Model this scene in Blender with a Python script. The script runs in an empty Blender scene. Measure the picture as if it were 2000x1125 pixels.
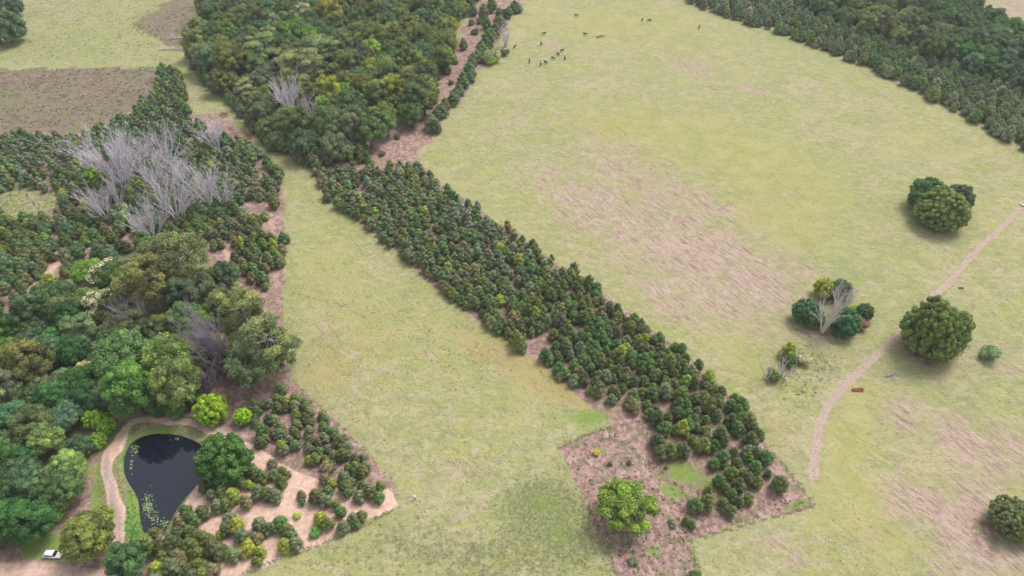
import bpy, bmesh, math, random
import numpy as np
from mathutils import Vector, Matrix
R = math.radians
sc = bpy.context.scene
col = sc.collection

# ------------------------------------------------------------ camera, sky, sun, exposure
CAM_H, PITCH, FPX = 165.0, R(42.0), 1333.0
cam = bpy.data.cameras.new('camera'); cam.lens = 24.0; cam.sensor_width = 36.0
cam.clip_start = 1.0; cam.clip_end = 9000.0
camo = bpy.data.objects.new('camera', cam); col.objects.link(camo)
camo.location = (0, 0, CAM_H); camo.rotation_euler = (R(90) - PITCH, 0, 0)
sc.camera = camo

SUN_EL, SUN_AZ = R(58), R(48)          # azimuth measured from +Y towards +X
world = bpy.data.worlds.new('World'); sc.world = world; world.use_nodes = True
wt = world.node_tree; wt.nodes.clear()
wo = wt.nodes.new('ShaderNodeOutputWorld'); bg = wt.nodes.new('ShaderNodeBackground')
sky = wt.nodes.new('ShaderNodeTexSky'); sky.sky_type = 'NISHITA'; sky.sun_disc = False
sky.sun_elevation = SUN_EL; sky.sun_rotation = SUN_AZ; sky.dust_density = 3.0; sky.air_density = 1.2
hs = wt.nodes.new('ShaderNodeHueSaturation'); hs.inputs['Saturation'].default_value = 0.30
wt.links.new(sky.outputs[0], hs.inputs['Color']); cm = wt.nodes.new('ShaderNodeMix'); cm.data_type = 'RGBA'; cm.blend_type = 'MULTIPLY'; cm.inputs[0].default_value = 1.0; cm.inputs[7].default_value = (1.02, .99, 1.02, 1)   # grey lilac cloud light
wt.links.new(hs.outputs[0], cm.inputs[6]); wt.links.new(cm.outputs[2], bg.inputs['Color'])
bg.inputs['Strength'].default_value = 0.13
wt.links.new(bg.outputs[0], wo.inputs['Surface'])
sl = bpy.data.lights.new('sun', 'SUN'); sl.energy = 1.5; sl.angle = R(22); sl.color = (1.0, 0.955, 0.90)
so = bpy.data.objects.new('sun', sl); col.objects.link(so)
sd = Vector((math.sin(SUN_AZ) * math.cos(SUN_EL), math.cos(SUN_AZ) * math.cos(SUN_EL), math.sin(SUN_EL)))
so.rotation_euler = sd.to_track_quat('Z', 'Y').to_euler(); so.location = sd * 400
sc.view_settings.view_transform = 'Standard'; sc.view_settings.look = 'None'
sc.view_settings.exposure = 0.76; sc.view_settings.gamma = 1.0
sc.render.engine = 'CYCLES'
sc.cycles.max_bounces = 5; sc.cycles.diffuse_bounces = 4; sc.cycles.transmission_bounces = 3
sc.cycles.glossy_bounces = 2; sc.cycles.transparent_max_bounces = 4

# ------------------------------------------------------------ survey: photo pixel (2000x1125) -> ground point
CP_, SP_ = math.cos(PITCH), math.sin(PITCH)
def at(px, py, z=0.0):
    rx = px - 1000.0; uy = 562.5 - py
    dy = FPX * CP_ + uy * SP_; dz = -FPX * SP_ + uy * CP_
    t = (CAM_H - z) / (-dz)
    return rx * t, dy * t
def proj(x, y, z=0.0):
    x = np.asarray(x, float); y = np.asarray(y, float)
    f = y * CP_ - (z - CAM_H) * SP_; u = y * SP_ + (z - CAM_H) * CP_
    ff = np.maximum(f, 1.0)
    px = np.where(f > 1, 1000 + FPX * x / ff, 1e5); py = np.where(f > 1, 562.5 - FPX * u / ff, 1e5)
    return px, py
def mpp(py):                                        # metres per pixel at a row
    uy = 562.5 - py
    return (CAM_H / (SP_ - uy / FPX * CP_)) / FPX

def inside(P, poly):
    x, y = P; poly = np.asarray(poly, float); c = np.zeros(np.shape(x), bool)
    j = len(poly) - 1
    for i in range(len(poly)):
        xi, yi = poly[i]; xj, yj = poly[j]
        if yi != yj:
            c ^= ((yi > y) != (yj > y)) & (x < (xj - xi) * (y - yi) / (yj - yi) + xi)
        j = i
    return c
def seg_dist(P, pts, closed=False):
    x, y = P; d = np.full(np.shape(x), 1e9)
    n = len(pts)
    for i in range(n if closed else n - 1):
        ax, ay = pts[i]; bx, by = pts[(i + 1) % n]
        vx, vy = bx - ax, by - ay; L = vx * vx + vy * vy + 1e-9
        t = np.clip(((x - ax) * vx + (y - ay) * vy) / L, 0, 1)
        d = np.minimum(d, np.hypot(x - ax - t * vx, y - ay - t * vy))
    return d
def sdf(P, poly):
    d = seg_dist(P, poly, True)
    return np.where(inside(P, poly), d, -d)         # positive inside
def soft(P, poly, w):                               # 0..1, 0.5 on the outline
    x, y = P; poly = np.asarray(poly, float)
    x0, y0 = poly.min(0) - 3 * w; x1, y1 = poly.max(0) + 3 * w
    out = np.zeros(np.shape(x)); m = (x > x0) & (x < x1) & (y > y0) & (y < y1)
    if m.any(): out[m] = np.clip(0.5 + 0.5 * sdf((x[m], y[m]), poly) / w, 0, 1)
    return out
def blob(P, bx, by, rx, ry, ang=0, w=1.0):
    x, y = P; a = R(ang); dx = x - bx; dy = y - by
    u = (dx * math.cos(a) + dy * math.sin(a)) / rx; v = (-dx * math.sin(a) + dy * math.cos(a)) / ry
    return w * np.exp(-(u * u + v * v) * 0.8)

# ------------------------------------------------------------ the survey outlines
POND = [(243,915),(248,882),(266,861),(300,851),(340,853),(372,862),(396,878),(402,905),(390,927),(370,951),(350,977),(331,1010),(318,1034),(300,1048),(285,1036),(275,1010),(273,965),(251,938)]
def chaikin(p, k=2):
    for _ in range(k):
        p = [q for a, b in zip(p, p[1:] + p[:1]) for q in ((a[0] * .75 + b[0] * .25, a[1] * .75 + b[1] * .25), (a[0] * .25 + b[0] * .75, a[1] * .25 + b[1] * .75))]
    return p
POND = chaikin([(241,912),(246,880),(262,858),(298,846),(342,848),(378,860),(402,878),(408,906),(396,930),(374,953),(352,979),(332,1012),(318,1040),(300,1054),(282,1042),(274,1012),(271,968),(249,938)])
PF1 = [(600,322),(700,300),(750,262),(835,200),(870,140),(900,70),(935,0),(960,-60),(1060,-60),(1022,5),(985,60),(945,120),(905,190),(870,235),(815,300),(812,312),(850,348),(1000,455),(1180,575),(1370,717),(1440,792),(1512,893),(1592,988),(1345,1055),(1370,1130),(1400,1230),(1235,1230),(1205,1125),(1150,1000),(1090,875),(1195,832),(1050,706),(960,645),(850,560),(760,478),(640,385)]
PF2 = [(-400,257),(150,262),(290,205),(330,150),(350,130),(360,165),(372,225),(420,222),(480,250),(492,275),(548,340),(555,400),(553,600),(562,735),(620,785),(700,865),(775,955),(780,990),(690,1035),(560,1085),(450,1130),(400,1250),(-400,1250)]
SAND = [(430,842),(520,890),(600,930),(700,962),(768,958),(780,990),(690,1035),(560,1085),(450,1130),(380,1230),(300,1230),(330,1060),(340,1030),(372,965),(395,930),(450,900)]
RINGL = [(238,1110),(236,1060),(228,1000),(222,960),(212,925),(216,890),(236,855),(262,828),(300,818),(350,820),(400,836),(435,850),(480,872),(520,896)]
RING_OLD = [(205,1125),(232,1060),(205,985),(196,960),(202,930),(193,895),(212,840),(262,808),(330,815),(430,838),(530,890),(520,915),(430,872),(330,838),(275,845),(240,880),(234,925),(266,968),(250,1010),(243,1060),(255,1125)]
SOIL = [(-60,1093),(60,1087),(130,1100),(215,1105),(215,1230),(-60,1230)]
GRASS_CAR = [(30,1062),(90,1035),(140,1040),(150,1075),(130,1098),(40,1088)]
GRASS_W = [(172,1000),(184,920),(196,905),(204,975),(196,1000),(170,1012)]
CLEAR = [(-60,355),(40,345),(105,375),(110,400),(60,435),(-60,450)]
SCRUB1 = [(-400,137),(120,134),(300,130),(335,150),(300,205),(200,242),(150,265),(-400,258)]
SCRUB2 = [(245,45),(310,12),(420,-60),(480,-60),(420,20),(385,70),(365,105),(330,95),(290,68)]
MARG = [[(236,915),(240,882),(258,855),(300,838),(350,838),(330,850),(290,853),(262,870),(250,905),(246,935)],
        [(252,960),(272,960),(277,1015),(300,1050),(300,1090),(262,1085),(243,1030)],
        [(394,925),(352,985),(318,1038),(305,1052),(312,1028),(345,975),(380,930)]]
F1 = [(395,20),(425,-60),(935,-60),(920,0),(890,45),(880,85),(862,118),(842,150),(852,180),(835,205),(800,225),(765,240),(735,262),(690,280),(650,292),(605,298),(565,285),(530,262),(512,235),(480,205),(455,190),(440,172),(415,150),(385,120),(375,88),(380,55)]
F2 = [(-60,640),(0,635),(40,620),(110,560),(150,525),(200,515),(250,480),(330,470),(400,490),(470,560),(500,610),(530,640),(550,700),(530,735),(470,735),(420,700),(390,760),(360,790),(300,792),(250,800),(215,820),(170,830),(172,870),(180,915),(165,960),(130,975),(80,975),(70,1010),(20,1055),(-60,1080)]
TRACK = [(2040,370),(1998,402),(1960,440),(1905,492),(1860,545),(1812,590),(1765,645),(1710,695),(1655,745),(1618,790),(1600,830),(1592,880),(1588,930)]
PATHW = [(-40,1122),(60,1105),(150,1112),(220,1118)]
PINK = [(700,700,150,110,20,.35),(900,900,220,70,0,.35),(620,640,40,60,0,.3),(1970,20,60,34,0,1.0),(1350,480,170,80,35,1.0),(1190,420,120,55,25,.85),(1450,545,120,60,35,1.0),(1230,330,100,40,25,.7),(1120,390,80,40,20,.7),(1300,590,100,30,38,.95),(1400,600,80,25,30,.8),
 (1350,130,50,20,20,.9),(1470,175,35,12,10,.95),(1240,165,30,10,0,.6),(1078,90,40,16,0,.75),(1010,230,40,25,-20,.6),(950,270,45,20,-30,.6),(1560,540,60,45,30,.7),(1250,215,60,12,0,.4),(1200,280,80,14,10,.55),
 (1770,810,60,40,20,.8),(1860,840,80,45,25,.85),(1940,900,80,50,25,.9),(1790,970,90,30,30,.95),(1850,1010,90,30,35,.95),(1920,1060,90,40,40,1.0),(1900,960,30,50,0,.9),(1925,1040,40,50,-30,1.0),(1980,1090,60,50,40,.9),
 (1560,1095,50,30,0,.7),(1520,1050,40,20,0,.6),(1700,1040,30,30,60,.6),(1840,690,60,24,30,.6),(1990,860,60,80,0,.6),(1520,385,35,16,0,.7),(1600,655,40,10,20,.7),(1790,680,40,20,40,.9),(1950,700,60,40,20,.65),(1545,735,30,12,10,.5),
 (1850,1100,70,40,30,.8),(1740,1000,40,20,30,.6),(1780,240,20,8,0,.3),(1390,400,60,20,25,.7),(1080,330,60,20,-20,.55),(1940,1080,50,40,0,.9),(1030,170,30,20,0,.4),(1960,610,60,40,20,.4),
 (1700,120,20,8,0,.2),(60,10,60,10,0,.2),(830,700,60,30,20,.3),(900,900,60,20,0,.25)]
YELL = [(640,480,60,110,0,.6),(760,600,110,60,35,.55),(880,720,90,50,20,.5),(600,760,40,60,20,.4),(1000,830,90,30,0,.45),(1130,60,150,40,0,.45),(1400,90,120,50,10,.4),(1500,420,80,40,20,.5),(1430,640,50,40,30,.5),(1250,255,150,50,10,.9),(1470,310,130,60,20,.9),(1600,370,120,60,20,.6),(1100,740,110,26,28,1.0),(1160,790,80,26,28,.9),(720,660,70,40,40,.7),(640,720,70,40,60,.6),(1660,860,40,90,10,1.0),(1650,980,70,60,0,1.0),(1740,1060,60,60,30,.8),
 (1450,710,70,30,30,.9),(1560,440,80,50,20,.6),(1800,280,120,60,20,.5),(1240,40,100,30,0,.5),(1500,640,60,40,30,.3),(1580,590,60,30,0,.4),(1700,780,40,30,0,.7),(930,560,60,30,30,.4),(840,370,40,20,30,.7),(1750,520,80,40,0,.4),(850,620,80,50,30,.3),
 (1000,760,60,40,0,.5),(600,560,40,80,0,.4),(160,60,120,30,0,.35),(1050,20,60,20,0,.4),(1940,1000,30,20,30,.2),(1110,520,30,14,30,.6),(910,380,50,18,35,.5)]
LUSH = [(1150,815,50,16,0,.9),(1335,925,40,22,20,1.1),(1310,960,30,14,20,1.0),(1385,950,25,18,0,.9),(1275,1075,18,14,0,.8),(1560,985,22,7,-20,1.2),(1060,985,60,45,0,.55),(1090,1040,50,60,20,.5),(570,350,18,60,10,.45),(1290,935,20,15,0,.5),
 (560,450,10,120,0,.3),(470,245,16,8,0,1.0),(440,190,30,15,30,.4),(1175,880,16,14,0,.6),(220,1000,14,30,0,.6),(870,320,30,14,20,.4),(980,960,60,40,0,.3),(290,130,60,14,0,.5),(370,130,20,30,60,.4),(40,475,20,12,0,.4),(330,75,30,14,0,.4)]
WEED = [(1060,990,80,55,0,1.3),(1100,1050,70,50,30,1.2),(900,1080,180,50,0,.75),(1000,1110,160,40,0,.6),(1140,870,50,22,-15,.9),(1190,850,30,20,0,.8),(1130,905,40,14,0,.5),(720,1070,120,30,-20,.5),(1590,710,60,24,10,.7),(1560,760,50,20,0,.6),(100,70,200,40,0,.35),(1900,830,60,30,20,.3),(1700,770,40,14,0,.3),
 (1540,830,30,40,60,.4),(1200,1080,20,30,0,.4),(700,640,120,100,0,.3),(900,720,140,60,20,.35),(800,560,100,60,30,.25),(60,200,200,40,0,.25),(1400,1100,60,20,0,.25),(1620,700,30,30,0,.3),(60,395,60,30,0,.5)]
OCHRE = [(640,720,60,70,0,.7),(740,650,70,50,20,.5),(1010,715,120,36,27,.9),(1100,760,90,30,27,.9),(900,830,90,30,0,.4),(1560,440,60,40,0,.3),(1530,830,30,40,0,.6),(1640,640,26,14,-40,.7),(930,670,80,20,27,.6),(1230,280,90,40,0,.25),(1540,1060,60,30,0,.3),(600,450,30,60,0,.25),(1130,430,60,30,30,.4),(1330,520,100,50,30,.35),(840,960,100,30,0,.35),(1750,880,30,60,0,.35)]
REDS = [(437,225,9,6,0,1.1),(470,240,14,4,0,.6),(486,268,8,6,40,1.0),(450,252,9,5,0,.7),(452,745,30,20,0,.5),(1655,647,14,8,0,.5)]
GREY = [(428,842,22,7,20,1.1),(209,915,6,36,4,1.0),(222,960,5,40,-6,1.0),(214,1000,5,40,5,.9),(235,1020,7,40,0,.8),(240,850,18,5,-40,.8),(120,1105,60,8,0,.5)]
TRAILS = [[(590,375),(640,420),(690,470),(730,520),(790,580)],[(570,572),(640,590),(720,608),(800,632),(850,652),(930,688),(1000,722),(1080,765),(1170,810)],[(800,650),(900,695),(1010,745)],[(1090,876),(1140,852),(1196,833)],
          [(1345,1054),(1440,1030),(1560,998),(1592,988),(1545,930),(1508,885)],[(1895,345),(1903,390)],[(1150,1000),(1180,1062),(1206,1125)],[(1345,1056),(1362,1110)],[(560,1090),(690,1040),(780,992)]]
FOOT = [[(1212,822),(1228,850),(1250,890),(1268,930),(1290,960),(1310,1010)],[(1440,1060),(1510,1048),(1600,1035)]]

# ------------------------------------------------------------ terrain
def axis(a, b, step, far, grow=1.16):
    c = list(np.arange(a, b + step, step)); s = step
    lo = [c[0]]; hi = [c[-1]]
    while hi[-1] < far: s *= grow; hi.append(hi[-1] + s)
    s = step
    while lo[-1] > -far: s *= grow; lo.append(lo[-1] - s)
    return np.array(lo[:0:-1] + c + hi[1:])
PONDW = [at(*p) for p in POND]
def height(x, y):
    x = np.asarray(x, float); y = np.asarray(y, float)
    h = 0.45 * np.sin(x / 47.0 + 1.1) * np.sin(y / 61.0 + 0.4) + 0.25 * np.sin(x / 21.0 + y / 29.0)
    px, py = np.array(PONDW).min(0), np.array(PONDW).max(0)
    m = (x > px[0] - 14) & (x < py[0] + 14) & (y > px[1] - 14) & (y < py[1] + 14)
    if np.any(m):
        s = sdf((x[m], y[m]), PONDW)
        hm = h[m]
        flat = np.clip(1 + s / 12.0, 0, 1)
        bank = 0.5 * np.exp(-((s + 4.5) / 2.4) ** 2)
        dip = -np.clip(s + 1.2, 0, 4) * 0.55
        h = h.copy(); h[m] = hm * (1 - flat) + bank + dip
    return h
def hz(x, y): return float(height(np.array([x]), np.array([y]))[0])

# ------------------------------------------------------------ shader helpers
class NT:
    def __init__(s, name):
        s.m = bpy.data.materials.new(name); s.m.use_nodes = True; s.t = s.m.node_tree; s.t.nodes.clear()
        s.out = s.t.nodes.new('ShaderNodeOutputMaterial')
    def n(s, typ, **kw):
        nd = s.t.nodes.new(typ)
        for k, v in kw.items(): setattr(nd, k, v)
        return nd
    def link(s, a, b): s.t.links.new(a, b)
    def val(s, inp, v):
        if hasattr(v, 'is_linked') or isinstance(v, bpy.types.NodeSocket): s.link(v, inp)
        else: inp.default_value = v
    def math(s, op, a, b=0.0, clamp=False):
        nd = s.n('ShaderNodeMath', operation=op, use_clamp=clamp); s.val(nd.inputs[0], a); s.val(nd.inputs[1], b); return nd.outputs[0]
    def mix(s, f, a, b, bt='MIX'):
        nd = s.n('ShaderNodeMix', data_type='RGBA', blend_type=bt); s.val(nd.inputs[0], f)
        for i, v in ((6, a), (7, b)): s.val(nd.inputs[i], v if isinstance(v, bpy.types.NodeSocket) else (*v, 1.0))
        return nd.outputs[2]
    def noise(s, vec, scale, detail=4, rough=.55, dist=0.0):
        nd = s.n('ShaderNodeTexNoise'); nd.inputs['Scale'].default_value = scale; nd.inputs['Detail'].default_value = detail
        nd.inputs['Roughness'].default_value = rough; nd.inputs['Distortion'].default_value = dist; s.link(vec, nd.inputs['Vector']); return nd.outputs['Fac']
    def ramp(s, v, a, b, lo=0.0, hi=1.0):
        nd = s.n('ShaderNodeMapRange', interpolation_type='SMOOTHSTEP', clamp=True)
        s.link(v, nd.inputs[0]); nd.inputs[1].default_value = a; nd.inputs[2].default_value = b; nd.inputs[3].default_value = lo; nd.inputs[4].default_value = hi
        return nd.outputs[0]
    def mapping(s, vec, rot=0.0, scale=(1, 1, 1)):      # rotate first, stretch afterwards
        r_ = s.n('ShaderNodeVectorRotate', rotation_type='Z_AXIS'); s.link(vec, r_.inputs[0]); r_.inputs['Angle'].default_value = rot
        nd = s.n('ShaderNodeMapping'); s.link(r_.outputs[0], nd.inputs[0]); nd.inputs['Scale'].default_value = scale; return nd.outputs[0]
def simple_mat(name, c, rough=.6, metal=0.0, var=0.0, scale=2.0, spec=.5):
    t = NT(name); p = t.n('ShaderNodeBsdfPrincipled')
    p.inputs['Roughness'].default_value = rough; p.inputs['Metallic'].default_value = metal; p.inputs['Specular IOR Level'].default_value = spec
    if var:
        co = t.n('ShaderNodeTexCoord').outputs['Object']; f = t.noise(co, scale, 4)
        t.link(t.mix(f, tuple(v * (1 - var) for v in c), tuple(min(1, v * (1 + var)) for v in c)), p.inputs['Base Color'])
    else: p.inputs['Base Color'].default_value = (*c, 1)
    t.link(p.outputs[0], t.out.inputs[0]); return t.m

def ground_material():
    t = NT('pasture_and_soil')
    co = t.n('ShaderNodeNewGeometry').outputs['Position']
    def attr(n):
        a = t.n('ShaderNodeAttribute', attribute_name=n); s = t.n('ShaderNodeSeparateColor'); t.link(a.outputs['Color'], s.inputs[0])
        return s.outputs[0], s.outputs[1], s.outputs[2], a.outputs['Alpha']
    floor_, sand, scrub, lush = attr('cover_a'); yell, pink, track, weed = attr('cover_b'); red, grey, trail, foot = attr('cover_c'); ochre = attr('cover_d')[0]
    big = t.noise(co, .012, 5, .6, .6); mid = t.noise(co, .06, 5, .65, .8); mid2 = t.noise(co, .11, 4, .6, .5)
    fine = t.noise(co, .55, 5, .7); fine2 = t.noise(co, 1.6, 4, .7); spk = t.noise(co, 1.1, 4, .7, .3)
    d = Vector(at(1390, 520)) - Vector(at(1290, 450)); ang = math.atan2(d.y, d.x)
    st = t.mapping(co, -ang, (.26, 1.3, 1)); streak = t.noise(st, .62, 5, .72, .6); streak2 = t.noise(t.mapping(co, -ang, (.3, 1.3, 1)), 1.1, 4, .72, .4)
    def thr(mask, n, k=1.0, w=.18, o=0.5):            # mask grown and eaten by noise
        v = t.math('ADD', mask, t.math('MULTIPLY', t.math('SUBTRACT', n, .5), k)); return t.ramp(v, o - w, o + w)
    # pasture
    c = t.mix(t.ramp(mid, .36, .64), (.385, .405, .155), (.510, .455, .250))
    c = t.mix(t.ramp(big, .40, .60, 0, .65), c, (.370, .415, .155))
    flat = t.mapping(co, .12, (.55, 1.0, 1))
    c = t.mix(t.ramp(t.noise(flat, .085, 5, .7, 1.0), .53, .62, 0, .55), c, (.45, .485, .125))
    c = t.mix(t.ramp(t.noise(flat, .10, 5, .7, 2.0), .54, .63, 0, .55), c, (.58, .445, .345))
    c = t.mix(t.ramp(t.noise(flat, .13, 5, .7, 1.5), .54, .62, 0, .5), c, (.36, .375, .22))
    c = t.mix(t.ramp(t.noise(flat, .35, 5, .72, .6), .50, .60, 0, .5), c, (.585, .525, .33))
    c = t.mix(t.ramp(t.noise(flat, .45, 5, .74, .9), .52, .60, 0, .55), c, (.29, .31, .14))
    c = t.mix(t.ramp(t.noise(flat, 1.5, 4, .7, .4), .56, .63, 0, .6), c, (.20, .225, .10))
    y = t.math('MULTIPLY', thr(yell, mid, 1.5, .42, .58), .80); c = t.mix(y, c, t.mix(t.ramp(mid2, .35, .65), (.405, .425, .135), (.51, .49, .20)))
    yo = t.math('MULTIPLY', t.math('MULTIPLY', y, t.ramp(fine, .45, .65)), .5); c = t.mix(yo, c, (.44, .35, .15))
    oc_ = thr(ochre, t.noise(co, .2, 5, .72, .8), 1.6, .3, .62); c = t.mix(t.math('MULTIPLY', oc_, .6), c, t.mix(fine, (.40, .30, .12), (.60, .44, .20)))
    pn = t.math('ADD', t.math('MULTIPLY', streak, .5), t.math('ADD', t.math('MULTIPLY', mid2, .25), t.math('MULTIPLY', t.noise(co, .3, 5, .7, .6), .25)))
    pk = thr(pink, pn, 5.0, .42, .78)
    c = t.mix(t.math('MULTIPLY', pk, .85), c, t.mix(t.ramp(streak2, .38, .62), (.38, .25, .20), (.72, .52, .48)))
    pk2 = t.math('MULTIPLY', t.ramp(t.math('ADD', streak2, t.math('MULTIPLY', pink, .10)), .56, .72), .38); c = t.mix(pk2, c, (.58, .42, .36))
    w = thr(weed, fine, 2.6, .3, .70); c = t.mix(t.math('MULTIPLY', w, .75), c, t.mix(t.ramp(fine2, .4, .6), (.12, .14, .06), (.31, .31, .15)))
    # tufts
    tf = t.ramp(spk, .55, .66); tfm = t.math('ADD', .42, t.math('MULTIPLY', weed, .6), True); c = t.mix(t.math('MULTIPLY', tf, tfm), c, (.17, .21, .08))
    # directional darker thatch lines
    dk = t.math('MULTIPLY', t.ramp(streak, .53, .64), t.math('ADD', .24, t.math('MULTIPLY', pink, .40), True)); c = t.mix(dk, c, (.20, .17, .105))
    # scrub
    sb = thr(scrub, mid2, .8, .16); st2 = t.noise(t.mapping(co, .05, (.45, 1.2, 1)), .5, 5, .75, .5)
    cs = t.mix(t.ramp(st2, .35, .62), (.17, .17, .085), (.36, .25, .21)); cs = t.mix(t.ramp(fine2, .58, .75, 0, .7), cs, (.60, .43, .39)); cs = t.mix(t.ramp(spk, .58, .7, 0, .7), cs, (.11, .12, .06))
    cs = t.mix(t.ramp(mid, .45, .62, 0, .7), cs, (.24, .26, .12)); c = t.mix(sb, c, cs)
    # plantation floor
    fl = thr(floor_, t.noise(co, .3, 5, .7, .5), .9, .14)
    cf = t.mix(t.ramp(fine, .35, .65), (.29, .175, .15), (.60, .39, .345)); cf = t.mix(t.ramp(t.noise(co, .24, 5, .72, .8), .47, .60, 0, .75), cf, (.24, .215, .125)); cf = t.mix(t.ramp(t.noise(t.mapping(co, .7, (1, 1, 1)), .33, 5, .75, .6), .52, .64, 0, .7), cf, (.70, .47, .44))
    cf = t.mix(t.ramp(spk, .57, .68, 0, .75), cf, (.12, .12, .07)); cf = t.mix(t.ramp(fine2, .6, .78, 0, .6), cf, (.58, .40, .36)); cf = t.mix(t.ramp(t.noise(co, .17, 6, .75, 1.2), .53, .62, 0, .6), cf, t.mix(fine2, (.17, .20, .08), (.33, .36, .16))); c = t.mix(fl, c, cf)
    # sand
    sa = thr(sand, mid2, .5, .2); csd = t.mix(t.ramp(fine, .3, .7), (.72, .46, .34), (.93, .68, .55)); csd = t.mix(t.ramp(spk, .62, .72, 0, .55), csd, (.28, .17, .13)); c = t.mix(sa, c, csd)
    c = t.mix(t.math('MULTIPLY', thr(grey, fine, 1.2, .25, .55), .85), c, t.mix(fine2, (.34, .27, .24), (.62, .52, .50)))
    c = t.mix(t.math('MULTIPLY', thr(lush, fine, 1.1, .3, .55), .85), c, t.mix(fine2, (.13, .26, .045), (.33, .46, .09)))
    c = t.mix(t.math('MULTIPLY', thr(red, fine, .9, .2), .9), c, t.mix(fine2, (.16, .035, .03), (.34, .12, .10)))
    tr = thr(track, fine, .5, .2, .42); c = t.mix(t.math('MULTIPLY', tr, .95), c, t.mix(t.ramp(fine2, .3, .7), (.45, .33, .26), (.62, .48, .41)))
    c = t.mix(t.math('MULTIPLY', thr(trail, fine, 1.8, .3, .62), .7), c, (.12, .12, .06))
    c = t.mix(t.math('MULTIPLY', thr(foot, fine, .8, .3, .6), .8), c, (.56, .42, .38))
    # fine grain
    g = t.math('ADD', .52, t.math('MULTIPLY', t.math('ADD', fine2, fine), .20)); gg = t.n('ShaderNodeCombineColor')
    for i in range(3): t.link(g, gg.inputs[i])
    c = t.mix(1.0, c, gg.outputs[0], 'MULTIPLY')
    p = t.n('ShaderNodeBsdfPrincipled'); p.inputs['Roughness'].default_value = .95; p.inputs['Specular IOR Level'].default_value = .1
    t.link(c, p.inputs['Base Color'])
    b = t.n('ShaderNodeBump'); b.inputs['Strength'].default_value = .55; b.inputs['Distance'].default_value = .5; t.link(t.math('ADD', spk, fine2), b.inputs['Height']); t.link(b.outputs[0], p.inputs['Normal'])
    t.link(p.outputs[0], t.out.inputs[0]); return t.m

def leaf_material(name='foliage', trans=.30):
    t = NT(name)
    oc = t.n('ShaderNodeObjectInfo').outputs['Color']; a = t.n('ShaderNodeAttribute', attribute_name='tone').outputs['Fac']
    k = t.math('ADD', .70, t.math('MULTIPLY', a, 2.15)); kk = t.n('ShaderNodeCombineColor')
    t.link(t.math('MULTIPLY', k, t.ramp(a, 0, 1, .94, 1.05)), kk.inputs[0]); t.link(k, kk.inputs[1]); t.link(t.math('MULTIPLY', k, t.ramp(a, 0, 1, 1.02, .72)), kk.inputs[2])
    c = t.mix(1.0, oc, kk.outputs[0], 'MULTIPLY')
    p = t.n('ShaderNodeBsdfPrincipled'); p.inputs['Roughness'].default_value = .62; p.inputs['Specular IOR Level'].default_value = .35; t.link(c, p.inputs['Base Color'])
    tr = t.n('ShaderNodeBsdfTranslucent'); t.link(t.mix(.5, c, (.16, .24, .03)), tr.inputs[0])
    m = t.n('ShaderNodeMixShader'); m.inputs[0].default_value = trans; t.link(p.outputs[0], m.inputs[1]); t.link(tr.outputs[0], m.inputs[2])
    t.link(m.outputs[0], t.out.inputs[0]); return t.m
def stuff_leaf_material():                            # colour comes from a per-plant attribute
    t = NT('foliage_mass'); c0 = t.n('ShaderNodeAttribute', attribute_name='plant').outputs['Color']; a = t.n('ShaderNodeAttribute', attribute_name='tone').outputs['Fac']
    k = t.math('ADD', .70, t.math('MULTIPLY', a, 2.15)); kk = t.n('ShaderNodeCombineColor')
    for i in range(3): t.link(k, kk.inputs[i])
    c = t.mix(1.0, c0, kk.outputs[0], 'MULTIPLY'); p = t.n('ShaderNodeBsdfPrincipled'); p.inputs['Roughness'].default_value = .65; p.inputs['Specular IOR Level'].default_value = .3
    t.link(c, p.inputs['Base Color']); tr = t.n('ShaderNodeBsdfTranslucent'); t.link(c, tr.inputs[0]); m = t.n('ShaderNodeMixShader'); m.inputs[0].default_value = .2
    t.link(p.outputs[0], m.inputs[1]); t.link(tr.outputs[0], m.inputs[2]); t.link(m.outputs[0], t.out.inputs[0]); return t.m
GM = ground_material(); LEAF = leaf_material(); MASS = stuff_leaf_material()
BARK = simple_mat('brown_bark', (.13, .10, .08), .9, var=.35, scale=1.5)
PALE = simple_mat('pale_gum_bark', (.36, .32, .28), .8, var=.25, scale=1.2)
DEADM = simple_mat('weathered_dead_wood', (.60, .55, .59), .85, var=.25, scale=.8)
DEADP = simple_mat('purple_grey_dead_wood', (.27, .215, .27), .85, var=.25, scale=.8)
DEADW = simple_mat('bleached_dead_wood', (.58, .53, .51), .8, var=.2, scale=.8)

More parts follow.
